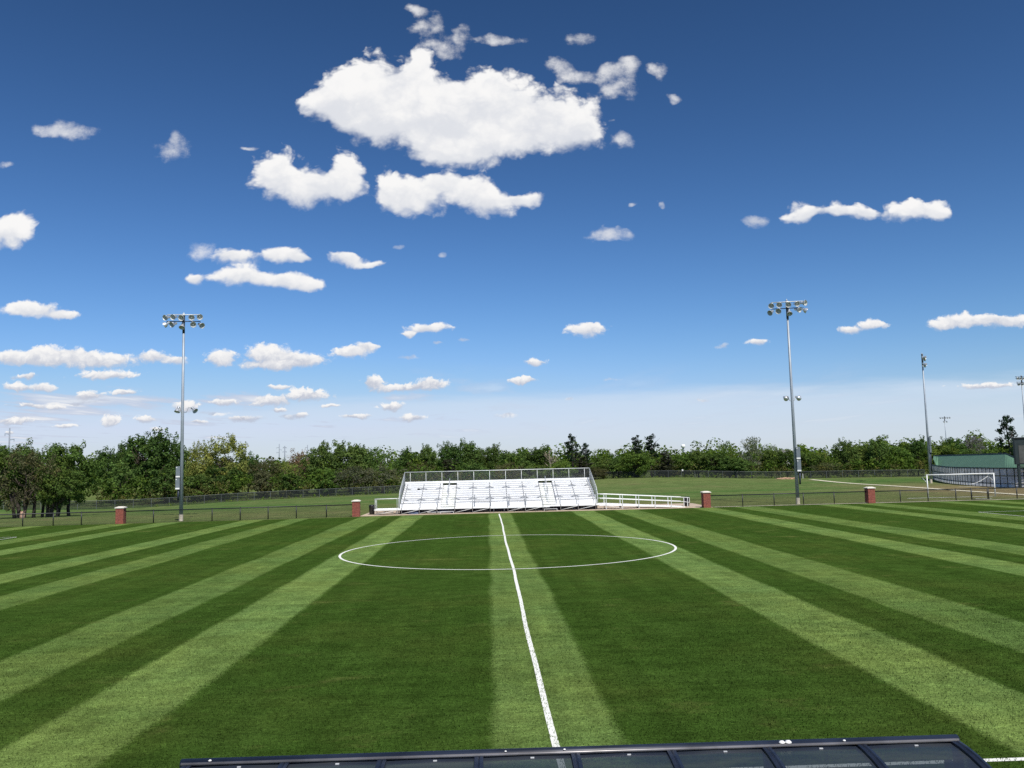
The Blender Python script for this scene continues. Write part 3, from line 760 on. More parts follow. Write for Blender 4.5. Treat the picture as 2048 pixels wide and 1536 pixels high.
# ------------------------------------------------------------------ baseball outfield fence, green wall, scoreboard
def curve_pts():
    key = [(1866, 150), (1872, 146), (1882, 141), (1900, 134), (1935, 125), (1992, 116), (2031, 113), (2090, 112)]
    out = []
    for px__, Y in key:
        q = at(px__, 960, Y); out.append((q.x, Y))
    # resample each 0.95 m
    res = [out[0]]; 
    dense = []
    for i in range(len(out)-1):
        for k in range(60): f_ = k/60; dense.append((out[i][0]+(out[i+1][0]-out[i][0])*f_, out[i][1]+(out[i+1][1]-out[i][1])*f_))
    for q in dense:
        if math.dist(q, res[-1]) >= 1.12: res.append(q)
    return res
CP = curve_pts()
of = thing('outfield_fence', 'curved outfield fence of grey screen panels in dark steel frames', 'fence', (0, 0, 0))
FH = 2.62
pn = 0
mbr = MB(); mbk = MB(); mbu = MB()
for i, q in enumerate(CP):
    z0 = hgt(*q)
    mb = MB(); mb.box((q[0]-.045, q[1]-.05, z0), (q[0]+.045, q[1]+.05, z0+FH+.03)); mb.build('post', MT['dark_green'], of)
    if i + 1 < len(CP):
        c = CP[i+1]; z1 = hgt(*c); dz0 = .50
        for zz, rr in ((FH, .09), (FH*.60, .05), (.50, .05)):
            mbr.tube([(q[0], q[1]-.05, z0+zz), (c[0], c[1]-.05, z1+zz)], rr, 6)
        mb = MB(); a_ = Vector((q[0], q[1], 0)); b_ = Vector((c[0], c[1], 0)); d_ = (b_-a_).normalized(); nn = Vector((-d_.y, d_.x, 0))*.012
        for za, zb in ((.55, FH*.60-.05), (FH*.60+.05, FH-.09)):
            A0 = a_ + d_*.05; B0 = b_ - d_*.05
            lo = [A0-nn, B0-nn, B0+nn, A0+nn]
            mb.add([(p_.x, p_.y, z0+za) for p_ in lo] + [(p_.x, p_.y, z0+zb) for p_ in lo], [(0,3,2,1),(4,5,6,7),(0,1,5,4),(1,2,6,5),(2,3,7,6),(3,0,4,7)])
        if pn < 100: mb.build('screen_panel', MT['screen'], of)
        pn += 1
        mbk.quad((q[0], q[1], z0+.02), (c[0], c[1], z1+.02), (c[0], c[1], z1+.5), (q[0], q[1], z0+.5))
mbr.build('rail', MT['dark_green'], of, True); mbk.build('kick_panel', MT['screen'], of)

gw = thing('green_wall', 'big green batting backdrop wall with sloped ends standing behind the panelled fence', 'backdrop wall', (0, 0, 0))
def wall_poly(pts, th, m, name, parent):
    mb = MB(); n = len(pts)
    fr2 = [Vector(p_) for p_ in pts]; bk = [p_ + Vector((.05, th, 0)) for p_ in fr2]
    mb.add(fr2 + bk, [tuple(range(n)), tuple(range(2*n-1, n-1, -1))] + [(i, n+i, n+(i+1) % n, (i+1) % n) for i in range(n)])
    return mb.build(name, m, parent)
def wy(px__): # distance of the wall behind the fence as a function of pixel column
    return np.interp(px__, [1860, 1870, 1880, 1900, 1935, 1992, 2031, 2060, 2090], [151.5, 149.5, 145, 137, 127.5, 118, 115, 114, 113.6])
cols_ = list(np.linspace(1867, 2031, 40))
topy = lambda q: np.interp(q, [1866.5, 1867.3, 1900, 1960, 2011, 2031.5, 2060], [912.2, 912.2, 911., 909.3, 907.6, 917.5, 930])
mb = MB(); N_ = len(cols_); vs = []
wa, wb = at(1867, 930, 150), at(2031, 930, 118); kw = (wa.x - wb.x)/(wa.y - wb.y)
def on_line(px__, py_, dx_):
    d = ray(px__, py_); u1 = d.x/d.y; return at(px__, py_, (wb.x + dx_ - kw*wb.y)/(u1 - kw))
for q in cols_:
    P = on_line(q, 930, 0); T = on_line(q, topy(q), 2.4); vs.append((P, T, FH*.8 if q > 1874 else np.interp(q, [1867, 1874], [3.9, 2.1])))
off = Vector((.10, -.02, -.05))
for o2 in (Vector((0, 0, 0)), off):
    for (P, T, a_) in vs: mb.v.append((P.x + o2.x, P.y + o2.y, a_ + o2.z))
    for (P, T, a_) in vs: mb.v.append(tuple(T + o2))
for i in range(N_-1):
    mb.f.append((i, i+1, N_+i+1, N_+i)); mb.f.append((2*N_+i+1, 2*N_+i, 3*N_+i, 3*N_+i+1)); mb.f.append((N_+i, N_+i+1, 3*N_+i+1, 3*N_+i))
mb.build('board', MT['green_wall'], gw)
mb = MB(); mb.tube([T + Vector((.05, 0, .05)) for (P, T, a_) in vs], .10, 6); mb.build('cap_rail', MT['dark_green'], gw)
for i in range(2, N_, 4):
    P, T, a_ = vs[i]
    mb = MB(); mb.tube([(T.x + .4, T.y - .08, 0), (T.x + .4, T.y - .08, T.z - .3)], .12, 6); mb.build('support_post', MT['dark_green'], gw)
mb = MB(); q = on_line(1903, 936, .25); mb.box((q.x-.14, q.y-.03, q.z-.15), (q.x+.14, q.y, q.z+.17))
tag(mb.build('white_sign', MT['white']), 'tiny blank white sign fixed low on the green wall', 'sign')
# lower green boards right of scoreboard leg
mb = MB(); vs2 = []
for q in np.linspace(2035, 2090, 8):
    Y = wy(q)+.2; P = at(q, 930, Y); vs2.append((P.x, P.y))
mb.v = [(a_, c_, FH*.55) for a_, c_ in vs2] + [(a_, c_, 3.4) for a_, c_ in vs2]; mb.f = [(i, i+1, 9+i, 8+i) for i in range(7)]
mb.build('board', MT['green_wall'], gw)

sbx = at(2030, 900, 111.5)
sb = thing('scoreboard', 'back of a dark scoreboard on steel legs at the end of the green wall', 'scoreboard', (sbx.x, 111.5, 0), R(-8))
zt, zb = at(2030, 877, 111.5).z, at(2030, 929, 111.5).z
mb = MB(); mb.box((0, 0, zb), (7.5, .5, zt)); mb.build('cabinet', MT['dark_green'], sb)
mb = MB()
for k in range(5):
    mb.box((.45 + k*1.4, -.04, zb+.15), (.45 + k*1.4 + 1.15, .0, zt-.95))
mb.build('back_panel', MT['sb_back'], sb)
mb = MB(); mb.box((-.12, -.16, zt), (7.6, .6, zt+.14)); mb.build('top_cap', MT['black'], sb)
for k in range(3):
    mb = MB(); mb.box((.25 + k*3.3, .1, 0), (.55 + k*3.3, .4, zb)); mb.build('leg', MT['dark_green'], sb)
mb = MB(); mb.tube([(.4, .2, zb-.2), (3.6, .2, 2.4)], .06, 6); mb.tube([(.4, .2, 2.2), (7., .2, 2.2)], .06, 6); mb.build('brace', MT['dark_green'], sb)

# ------------------------------------------------------------------ back fence
BF = [(-150, 142), (-72, 151), (-52, 157), (-38, 161), (-20, 164), (-2, 168), (18, 176), (24, 192), (34, 186), (48, 183), (66, 180), (78, 176), (90, 172)]
def back_fence(pts, label):
    r_ = thing('chain_link_fence', label, 'fence', (0, 0, 0), 0, 'old chain link fence along the trees')
    dense = []
    for i in range(len(pts)-1):
        a, c = pts[i], pts[i+1]; n = max(1, round(math.dist(a, c)/3.05))
        dense += [(a[0]+(c[0]-a[0])*k/n, a[1]+(c[1]-a[1])*k/n) for k in range(n)]
    dense.append(pts[-1])
    mr = MB(); mm = MB()
    for i, q in enumerate(dense):
        z = hgt(*q)
        mb = MB(); mb.tube([(q[0], q[1], z-.1), (q[0], q[1], z+1.52)], .032, 6); mb.build('post', MT['fence_old'], r_)
        if i+1 < len(dense):
            c = dense[i+1]; z1 = hgt(*c)
            mr.tube([(q[0], q[1], z+1.48), (c[0], c[1], z1+1.48)], .024, 5)
            mm.quad((q[0], q[1], z+.03), (c[0], c[1], z1+.03), (c[0], c[1], z1+1.48), (q[0], q[1], z+1.48))
    mr.build('top_rail', MT['fence_old'], r_); mm.build('chain_link', MT['link_old'], r_)
back_fence(BF[:4], 'grey chain link fence run climbing out of the hollow below the dark trees')
back_fence(BF[3:7], 'grey chain link fence run along the brown brush, ending behind the bleachers')
back_fence(BF[7:], 'grey chain link fence run along the wood beyond the ramp and the goal')
s1 = at(1364.5, 946.5, 185)
mb = MB(); mb.box((-.16, -.03, -.2), (.16, 0, .2)); tag(mb.build('white_sign', MT['white'], loc=(s1.x, 184.6, hgt(s1.x, 185)+1.58)), 'small white square sign on top of the back fence', 'sign')
q = at(1606, 958, 176); mb = MB(); mb.tube([(0, 0, -.1), (0, 0, .95)], .055, 8); mb.lathe([(.055, .95), (.03, .99), (.001, 1.)], 8)
tag(mb.build('marker_post', MT['white'], loc=(q.x, 176, hgt(q.x, 176))), 'short white marker post in the weeds behind the floodlight pole', 'post')
# dirt pile with cut logs
q = at(1572, 965, 168); rnd = random.Random(5)
dp = thing('dirt_pile', 'low tan dirt pile with cut timber lying on the rough grass', 'dirt pile', (q.x, 168, hgt(q.x, 168)))
mb = MB(); nx_, ny_ = 18, 8
for j in range(ny_):
    for i in range(nx_):
        u_, v_ = i/(nx_-1)*2-1, j/(ny_-1)*2-1
        mb.v.append((u_*2.1, v_*1.0, -.03 + .38*max(0, 1-u_*u_)**.7*max(0, 1-v_*v_)*(.6+.7*rnd.random())))
mb.f = [(j*nx_+i, j*nx_+i+1, (j+1)*nx_+i+1, (j+1)*nx_+i) for j in range(ny_-1) for i in range(nx_-1)]
mb.build('mound', MT['dirt'], dp)
for k in range(4):
    mb = MB(); x_ = -1.6 + k*.95; mb.tube([(x_-.5, -.8+.1*k, .14), (x_+.5, -.75, .17+.03*k)], .12, 8); mb.build('log', MT['cut_wood'], dp)

# ------------------------------------------------------------------ trees
def leaf_quads(mb, c, rad, n, size, rnd, flat=.75, out=None):
    """n leaf sprays scattered through a clump of radius rad around c"""
    for _ in range(n):
        while True:
            d = Vector((rnd.uniform(-1, 1), rnd.uniform(-1, 1), rnd.uniform(-1, 1)))
            if .05 < d.length < 1: break
        d = d.normalized() * (d.length ** .45)
        pnt = c + Vector((d.x*rad, d.y*rad, d.z*rad*flat))
        nr = (d.normalized() * 1.0 + Vector((rnd.gauss(0, .45), rnd.gauss(0, .45), rnd.gauss(.38, .42)))).normalized()
        tx = nr.cross(Vector((rnd.gauss(0, 1), rnd.gauss(0, 1), rnd.gauss(0, 1)))).normalized(); ty = nr.cross(tx)
        s_ = size * rnd.uniform(.55, 1.25); a = tx*s_*.5; bb = ty*s_*rnd.uniform(.32, .5)
        mb.add([pnt - a, pnt - bb*.8 + nr*s_*.08, pnt + a, pnt + bb], [(0, 1, 2, 3)])

def tree_mesh(kind, seed):
    """unit tree ten metres tall: returns (trunk mesh, crown mesh)"""
    rnd = random.Random(seed); tr = MB(); cr = MB()
    H = 10.0
    P = dict(broad=(.10, 4.2, 4.6, 30, 150, .40), grove=(.15, 4.7, 4.2, 36, 200, .34), airy=(.16, 3.9, 4.6, 26, 70, .34), olive=(.08, 4.6, 4.6, 34, 85, .30),
             pine=(.34, 2.6, 3.6, 15, 170, .34), cedar=(.05, 2.7, 4.9, 26, 150, .36), bush=(.0, 5.5, 5.0, 26, 140, .50), willow=(.12, 4.4, 4.6, 30, 120, .34), snag=(.3, 2.4, 4., 6, 10, .3))[kind]
    lo, rx, rzz, nl, nq, size = P
    tips = []
    # trunk and limbs
    lean = Vector((rnd.uniform(-.08, .08), rnd.uniform(-.08, .08), 1))
    top = {'pine': 9.2, 'cedar': 9.0, 'snag': 9.3}.get(kind, 6.4)
    tp = [Vector((0, 0, -.4))]
    for k in range(1, 7):
        f_ = k/6; tp.append(Vector((lean.x*top*f_ + rnd.uniform(-.18, .18), lean.y*top*f_ + rnd.uniform(-.18, .18), top*f_)))
    tr.tube(tp, [.30, .25, .21, .17, .13, .09, .04], 8)
    nb = {'pine': 14, 'snag': 9}.get(kind, 13)
    for i in range(nb):
        k = rnd.uniform(.28 if kind != 'pine' else .45, .95); a = rnd.uniform(0, 2*math.pi); idx = min(5, int(k*6)); s0 = tp[idx].lerp(tp[idx+1], k*6-idx)
        L = rx * rnd.uniform(.5, .95) * (1.15 - .55*k); rise = rnd.uniform(.35, 1.1) if kind != 'snag' else rnd.uniform(.9, 1.9)
        p1 = s0 + Vector((math.cos(a), math.sin(a), rise*.55))*L*.5; p2 = s0 + Vector((math.cos(a+.25), math.sin(a+.25), rise))*L*.95
        tr.tube([s0, p1, p2], [.11*(1.2-k*.7), .07*(1.2-k*.7), .02], 6); tips.append(p2)
        for _ in range(2 if kind != 'snag' else 4):
            e = p1 + Vector((rnd.gauss(0, .9), rnd.gauss(0, .9), rnd.uniform(.4, 1.6))); tr.tube([p1, (p1+e)/2 + Vector((0, 0, .1)), e], [.05, .03, .012], 5)
    zc = H*lo + (H - H*lo)*.5; zr = (H - H*lo)*.5
    # crown lobes
    for i in range(nl):
        f_ = (i + .5)/nl
        if kind == 'pine':
            z_ = H*(lo + (1-lo)*f_); rr = rx*(.28 + .9*math.sin(math.pi*min(1, .12+f_*.86)))*.75; a = i*2.4 + rnd.uniform(-.4, .4)
            d = rr*rnd.uniform(.25, .95); c = Vector((math.cos(a)*d, math.sin(a)*d, z_ - .3)); rad = rnd.uniform(.75, 1.15)
        elif kind == 'cedar':
            z_ = H*(lo + (1-lo)*f_*.97); rr = rx*(1.05 - f_*.86); a = i*2.4 + rnd.uniform(-.4, .4)
            d = rr*rnd.uniform(.2, .75); c = Vector((math.cos(a)*d, math.sin(a)*d, z_)); rad = max(.55, rr*.6)
        else:
            ph = math.acos(1 - 2*f_); a = i*2.39996 + rnd.uniform(-.5, .5); q_ = rnd.uniform(.55, .86)
            sx = 1 + .22*math.sin(a*2 + seed); 
            c = Vector((rx*sx*math.sin(ph)*math.cos(a)*q_, rx*sx*math.sin(ph)*math.sin(a)*q_, zc + zr*math.cos(ph)*q_ + rnd.uniform(-.4, .4)))
            rad = rnd.uniform(.95, 1.9) * (1.1 if kind in ('bush', 'broad') else .95)
            if kind in ('broad', 'bush', 'olive') and c.z < 2.2: c.x *= 1.1; c.y *= 1.1
        n = int(nq * (rad/1.3)**1.6)
        # each lobe is itself a handful of tufts so that gaps open between them
        nt = 6 if kind not in ('pine', 'cedar') else 4
        for _ in range(nt):
            d = Vector((rnd.gauss(0, 1), rnd.gauss(0, 1), rnd.gauss(.25, .8))).normalized() * rad * rnd.uniform(.35, .95)
            d.z *= .75
            leaf_quads(cr, c + d, rad*rnd.uniform(.34, .58), n//nt, size, rnd)
        leaf_quads(cr, c, rad*.6, n//4, size*1.2, rnd)
        if kind in ('airy', 'grove', 'olive', 'willow', 'broad') and rnd.random() < .55 and c.z > zc:
            for _ in range(3):
                e = c + Vector((rnd.gauss(0, .45), rnd.gauss(0, .45), rnd.uniform(.6, .95)))*rad
                leaf_quads(cr, e, .42, 26, size*.8, rnd, 1.3)
    bm_ = {'pine': 'bark_dark', 'cedar': 'bark_dark', 'snag': 'bark_pale', 'olive': 'bark', 'grove': 'bark_dark'}.get(kind, 'bark')
    return tr.mesh('trunk', MT[bm_], True), cr.mesh('crown', MT['leaf'])
LIB = {}
for k, n in (('broad', 4), ('grove', 3), ('airy', 2), ('olive', 3), ('pine', 3), ('cedar', 2), ('bush', 3), ('willow', 1), ('snag', 1)):
    LIB[k] = [tree_mesh(k, 100*len(LIB) + i) for i in range(n)]
COL = dict(dark=(.070, .120, .022), mid=(.104, .162, .030), bright=(.115, .185, .028), yellow=(.20, .235, .044), olive=(.112, .116, .040),
           brown=(.122, .132, .056), tan=(.22, .160, .074), pine=(.019, .039, .014), cedar=(.056, .064, .026), pale=(.160, .195, .090), grove=(.096, .155, .026), grey=(.17, .175, .125))
cnt = {}
def tree(px__, topy_, wpx, Y, kind, c, label, name=None, group=None, rz=None, sink=0., var=None):
    q = at(px__, topy_, Y); zg = hgt(q.x, Y) - sink
    h_ = q.z - zg; w_ = wpx * Y / F_PX
    i = cnt.get(kind, 0); cnt[kind] = i + 1
    tm, cm = LIB[kind][(i if var is None else var) % len(LIB[kind])]
    base_w = {'pine': 5.6, 'cedar': 5.8, 'snag': 5.5, 'bush': 12.4}.get(kind, 9.6)
    s = h_/10.; sxy = w_/base_w
    nm = name or {'pine': 'pine_tree', 'cedar': 'cedar_tree', 'bush': 'bush', 'snag': 'bare_tree', 'willow': 'broadleaf_tree'}.get(kind, 'broadleaf_tree')
    r_ = thing(nm, label, {'bush': 'bush'}.get(kind, 'tree'), (q.x, Y, zg), rz if rz is not None else random.uniform(0, 6.28), group or 'trees along the back fence')
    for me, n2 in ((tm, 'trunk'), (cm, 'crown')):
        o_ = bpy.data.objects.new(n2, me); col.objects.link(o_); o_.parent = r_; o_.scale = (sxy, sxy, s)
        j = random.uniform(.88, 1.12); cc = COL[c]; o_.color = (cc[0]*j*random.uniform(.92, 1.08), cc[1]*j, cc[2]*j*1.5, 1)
    return r_
GR = 'grove of trees behind the corner fence'
# the grove on the near side, trunks in view
tree(0, 893, 120, 103, 'grove', 'grove', 'dark green tree cut by the picture edge, outermost of the grove', group=GR)
tree(52, 893, 118, 101, 'olive', 'olive', 'olive brown thin leaved tree with several leaning trunks in the grove', group=GR, name='broadleaf_tree')
tree(40, 884, 110, 112, 'grove', 'mid', 'pale topped tree rising behind the olive brown one in the grove', group=GR)
tree(142, 886, 112, 107, 'grove', 'grove', 'round dense green tree at the open end of the grove', group=GR)
tree(104, 890, 90, 113, 'grove', 'mid', 'green tree with dark leaning trunk between olive tree and round tree', group=GR)
tree(116, 930, 84, 102.5, 'grove', 'grove', 'short bright green tree in front of the grove with low boughs', group=GR)
# bare leaning stems standing in the grove
def stems(px__, Y, specs, label):
    q = at(px__, 1030, Y); r_ = thing('leaning_tree', label, 'tree', (q.x, Y, hgt(q.x, Y)), 0, 'trunks under the grove')
    for dx, lx, rr, h_ in specs:
        mb = MB(); mb.tube([(dx, 0, -.3), (dx + lx*.35, .05, h_*.4), (dx + lx*.8, .1, h_*.8), (dx + lx, .1, h_)], [rr*1.3, rr, rr*.85, rr*.6], 9); mb.build('trunk', MT['bark_dark'], r_, True)
stems(30, 101.5, [(0, -.8, .17, 3.4), (.75, -1.3, .21, 3.4), (.9, .9, .16, 3.2)], 'cluster of three thick leaning trunks under the olive brown tree')
stems(67, 102, [(0, .15, .17, 3.0)], 'thin upright trunk beside the cluster of thick trunks')
stems(84, 104, [(0, .25, .15, 2.8)], 'thin dark trunk between the upright one and the leaning pair')
stems(94, 102.5, [(0, .1, .15, 2.8), (.35, .75, .19, 3.2)], 'pair of dark trunks, one straight and one leaning')
stems(114, 105.5, [(0, .75, .2, 3.0)], 'leaning dark trunk at the open end of the grove')
mb = MB(); mb.lathe([(.001, -.05), (.34, -.05), (.27, .3), (.24, .75), (.2, .8), (.001, .82)], 10)
q = at(45, 1028, 100.6); tag(mb.build('tree_stump', MT['cut_wood'], smooth=True, loc=(q.x, 100.6, hgt(q.x, 100.6))), 'pale freshly cut stump below the olive brown tree', 'stump')

T = [
 (215, 898, 70, 205, 'broad', 'dark', 'distant dark tree showing in the gap beside the grove'),
 (255, 885, 60, 188, 'broad', 'dark', 'dark tree shouldering the tallest green tree from behind the hollow'),
 (300, 864, 120, 178, 'broad', 'dark', 'tallest big dark green tree in the dip before the floodlight pole'),
 (352, 880, 60, 184, 'broad', 'dark', 'dark green tree half hidden behind the floodlight pole'),
 (240, 925, 95, 166, 'bush', 'mid', 'mid green spreading bush over the fence in the hollow'),
 (330, 930, 90, 164, 'bush', 'dark', 'dark green overhanging bush below the tallest tree'),
 (395, 945, 90, 166, 'bush', 'mid', 'mid green low bush just past the floodlight pole'),
 (398, 884, 62, 178, 'willow', 'yellow', 'lower yellow green tree right behind the floodlight pole'),
 (452, 872, 105, 176, 'willow', 'yellow', 'pale yellow green tree with dark forked trunk past the floodlight pole'),
 (445, 935, 100, 169, 'bush', 'dark', 'dark green bush under the pale yellow green tree'),
 (497, 908, 60, 190, 'broad', 'dark', 'small dark tree below the skyline past the yellow green tree'),
 (535, 915, 80, 172, 'olive', 'olive', 'greyish olive brushy tree under the distant pylons'),
 (522, 940, 60, 168, 'bush', 'olive', 'olive low bush in front of the brushy tree by the fence'),
 (570, 918, 52, 174, 'olive', 'yellow', 'slim yellowish tree before the rust tinted one'),
 (597, 899, 62, 180, 'olive', 'tan', 'rust tinted budding tree below the pylons'),
 (580, 945, 70, 169, 'bush', 'dark', 'dark low bush under the rust tinted tree'),
 (645, 889, 80, 176, 'broad', 'mid', 'round green tree next to the rust tinted one'),
 (698, 884, 90, 180, 'broad', 'mid', 'high green tree with ragged top in the middle of the brushy stretch'),
 (755, 890, 100, 182, 'airy', 'mid', 'loose pale green tree reaching the bleacher end'),
 (722, 895, 60, 188, 'broad', 'dark', 'dark green tree behind the loose pale one'),
 (655, 938, 80, 169, 'bush', 'bright', 'light green bush with pale stems near the fence'),
 (705, 932, 90, 169, 'olive', 'brown', 'brown half bare brush with grey stems by the fence'),
 (765, 930, 100, 170, 'olive', 'brown', 'brown half bare brush next to the bleacher end'),
 (815, 897, 60, 215, 'broad', 'dark', 'dark scalloped tree on the skyline above the bleacher corner'),
 (855, 893, 55, 212, 'broad', 'mid', 'mid green tree between two dark ones over the bleacher top'),
 (835, 925, 80, 185, 'olive', 'olive', 'olive tree just above the bleacher corner post'),
 (900, 886, 66, 205, 'broad', 'dark', 'dark tree over the first bleacher stair'),
 (940, 882, 66, 208, 'broad', 'mid', 'tall feathery green tree on the skyline over the bleachers'),
 (895, 918, 80, 188, 'cedar', 'cedar', 'brownish cedar just above the bleacher top rail'),
 (950, 925, 80, 184, 'broad', 'mid', 'leafy green tree directly above the bleacher rail'),
 (985, 892, 60, 206, 'broad', 'dark', 'dark rounded tree on the skyline past the feathery one'),
 (1030, 902, 70, 200, 'broad', 'mid', 'green tree behind the pale forked dead limb'),
 (1075, 894, 76, 206, 'broad', 'dark', 'wide dark tree behind the bare pale trunks'),
 (1015, 925, 70, 184, 'olive', 'olive', 'olive thin tree over the middle of the bleachers'),
 (1070, 928, 80, 184, 'bush', 'mid', 'green bush at the foot of the bare pale trunks'),
 (1100, 896, 46, 182, 'snag', 'brown', 'bare tree with several bleached trunks above the bleachers'),
 (1125, 922, 62, 180, 'broad', 'bright', 'bright green tree at the bleacher rail by the dark pines'),
 (1143, 870, 44, 190, 'pine', 'pine', 'single leaning dark pine rising over the bleachers'),
 (1170, 886, 34, 192, 'pine', 'pine', 'shorter dark pine beside the leaning one'),
 (1165, 912, 80, 188, 'cedar', 'cedar', 'dark cedar filling in under the two pines'),
 (1205, 915, 70, 204, 'broad', 'mid', 'low green tree over the bleacher end and the ramp'),
 (1190, 935, 70, 190, 'olive', 'olive', 'olive brush just past the bleacher rail corner'),
 (1235, 915, 66, 196, 'broad', 'mid', 'mid green tree before the twin topped pine'),
 (1272, 871, 36, 192, 'pine', 'pine', 'thinner half of the twin topped pine pair'),
 (1300, 870, 46, 193, 'pine', 'pine', 'fuller half of the twin topped pine pair'),
 (1272, 905, 84, 188, 'broad', 'bright', 'bright green broad tree under the twin topped pine'),
 (1330, 902, 66, 189, 'cedar', 'cedar', 'brown tinged dark cedar beside the twin topped pine'),
 (1368, 908, 60, 192, 'broad', 'bright', 'light green tree under the white water tower'),
 (1395, 902, 66, 192, 'broad', 'mid', 'green tree between the two white water towers'),
 (1430, 905, 66, 190, 'broad', 'dark', 'dark green tree below the smaller water tower'),
 (1455, 882, 52, 192, 'airy', 'bright', 'light green spindly tree before the tallest airy one'),
 (1500, 868, 64, 190, 'airy', 'pale', 'tall airy grey green tree on the skyline before the floodlight pole'),
 (1470, 915, 90, 186, 'broad', 'mid', 'spreading green tree under the tall airy one'),
 (1540, 895, 56, 192, 'broad', 'mid', 'rusty green tree between the airy tree and the floodlight pole'),
 (1572, 902, 60, 190, 'broad', 'dark', 'dark green tree just before the floodlight pole boxes'),
 (1618, 905, 62, 190, 'broad', 'mid', 'green tree just beyond the floodlight pole boxes'),
 (1645, 900, 40, 200, 'olive', 'yellow', 'small yellow tree glowing among the green wood'),
 (1655, 925, 70, 184, 'olive', 'olive', 'greyish bare brush under the small yellow tree'),
 (1690, 880, 56, 190, 'broad', 'mid', 'upright green tree past the small yellow tree'),
 (1722, 893, 56, 194, 'broad', 'mid', 'lower green tree between two upright ones'),
 (1755, 877, 58, 190, 'broad', 'mid', 'upright green tree with forked pale branch behind the brick pillar'),
 (1795, 893, 66, 188, 'broad', 'bright', 'light green tree past the forked upright one'),
 (1832, 876, 52, 190, 'broad', 'dark', 'dark green tree before the pole at the green wall'),
 (1880, 886, 80, 186, 'broad', 'bright', 'bright yellowish green tree above the start of the green wall'),
 (1905, 878, 66, 215, 'broad', 'dark', 'dark domed tree under the small distant floodlight pole'),
 (1942, 870, 56, 220, 'airy', 'grey', 'greyish blossoming thin tree above the green wall'),
 (1935, 900, 70, 185, 'broad', 'mid', 'mid green tree over the middle of the green wall'),
 (1975, 898, 60, 180, 'broad', 'bright', 'light green tree over the sloped end of the green wall'),
 (1985, 890, 36, 190, 'cedar', 'pine', 'dark low evergreen beside the big pine'),
 (2012, 831, 50, 168, 'pine', 'pine', 'big dark pine towering over the scoreboard end'),
 (2042, 875, 50, 175, 'broad', 'mid', 'green tree behind the scoreboard top'),
 (2070, 870, 60, 176, 'broad', 'dark', 'dark tree beyond the scoreboard cut by the picture edge'),
]
for a in T: tree(*a[:6], a[6])

# undergrowth along the back fence and the wood behind, each one mass
def mass(name, spots, label, cat, c, n, size, rr, seed):
    rnd = random.Random(seed); mb = MB()
    for (x_, y_, h_) in spots:
        z = hgt(x_, y_)
        for _ in range(max(1, int(h_/1.6))):
            leaf_quads(mb, Vector((x_ + rnd.gauss(0, rr*.35), y_ + rnd.gauss(0, rr*.3), z + h_*rnd.uniform(.18, .92))), rr*rnd.uniform(.6, 1.1), n, size, rnd, .8)
    o_ = mb.build(name, MT['leaf']); o_.color = (*COL[c], 1)
    return tag(o_, label, cat, kind='stuff')
rnd = random.Random(11)
def fy(x_): return float(np.interp(x_, [q[0] for q in BF if q != (18, 176)], [q[1] for q in BF if q != (18, 176)]))
mass('undergrowth', [(x_ + rnd.uniform(-1, 1), fy(x_) + rnd.uniform(2.5, 10), rnd.uniform(1.6, 4.2)) for x_ in np.arange(-72, 112, .75)], 'tangled undergrowth behind the back fence', 'undergrowth', 'olive', 34, .34, 1.1, 2)
mass('undergrowth', [(x_ + rnd.uniform(-1, 1), fy(x_) + rnd.uniform(6, 16), rnd.uniform(3, 6)) for x_ in np.arange(-95, 120, .9)], 'dark thicket filling in under the trees', 'undergrowth', 'dark', 46, .5, 1.6, 3)
mass('weeds', [(x_ + rnd.uniform(-.6, .6), fy(x_) - rnd.uniform(.1, 1.3), rnd.uniform(.15, .75)) for x_ in np.arange(-60, 84, .7) if rnd.random() < .7], 'pale weeds growing along the foot of the back fence', 'weeds', 'bright', 16, .2, .4, 4)
mass('woods', [(x_ + rnd.uniform(-3, 3), rnd.uniform(212, 265), rnd.uniform(6, 10.5)) for x_ in np.arange(-175, 200, 2.0)], 'mass of woodland rising behind the first row of trees', 'woods', 'mid', 60, .75, 2.6, 5)
far = []
for x_ in np.arange(-640, 760, 4.2):
    for Y0 in (420, 560, 720, 900):
        if rnd.random() < .8: far.append((x_*Y0/700 + rnd.uniform(-4, 4), Y0 + rnd.uniform(-60, 60), rnd.uniform(6, 11.5)))
mass('far_woods', far, 'far wooded ridge along the horizon', 'woods', 'dark', 9, 2.3, 4.2, 6)

# ------------------------------------------------------------------ far structures
def pylon(px__, topy_, Y, arms, label, r_=.35):
    q = at(px__, topy_, Y); zg = hgt(q.x, Y); h_ = q.z - zg
    o_ = thing('utility_pole', label, 'utility pole', (q.x, Y, zg), 0, 'distant utility poles')
    mb = MB(); mb.tube([(0, 0, 0), (0, 0, h_)], [r_*1.3, r_*.8], 8); mb.build('pole', MT['far_steel'], o_, True)
    for side, dz, L in arms:
        mb = MB(); mb.tube([(0, 0, h_-dz), (side*L*.5, 0, h_-dz+.1), (side*L, 0, h_-dz+.3)], [r_*.55, r_*.45, r_*.3], 6); ar = mb.build('crossarm', MT['far_steel'], o_)
        mb = MB(); mb.tube([(side*L*.95, 0, h_-dz+.2), (side*L*.95, 0, h_-dz-.9)], .12, 6); mb.build('insulator', MT['far_steel'], ar)
pylon(19.5, 856, 420, [(-1, 3.0, 2.3), (1, 5.8, 2.4)], 'grey utility pole with two staggered arms above the grove', .36)
pylon(558.5, 888, 800, [(-1, 3.5, 2.4), (-1, 8., 2.4), (1, 5.5, 2.0)], 'slim utility pole nearest the yellow green tree', .42)
pylon(569.5, 892, 800, [(-1, 1.5, 1.6), (1, 1.5, 1.6), (-1, 5.5, 1.8), (1, 5.5, 1.8)], 'thick topped utility pole beside the rust tinted tree', .55)
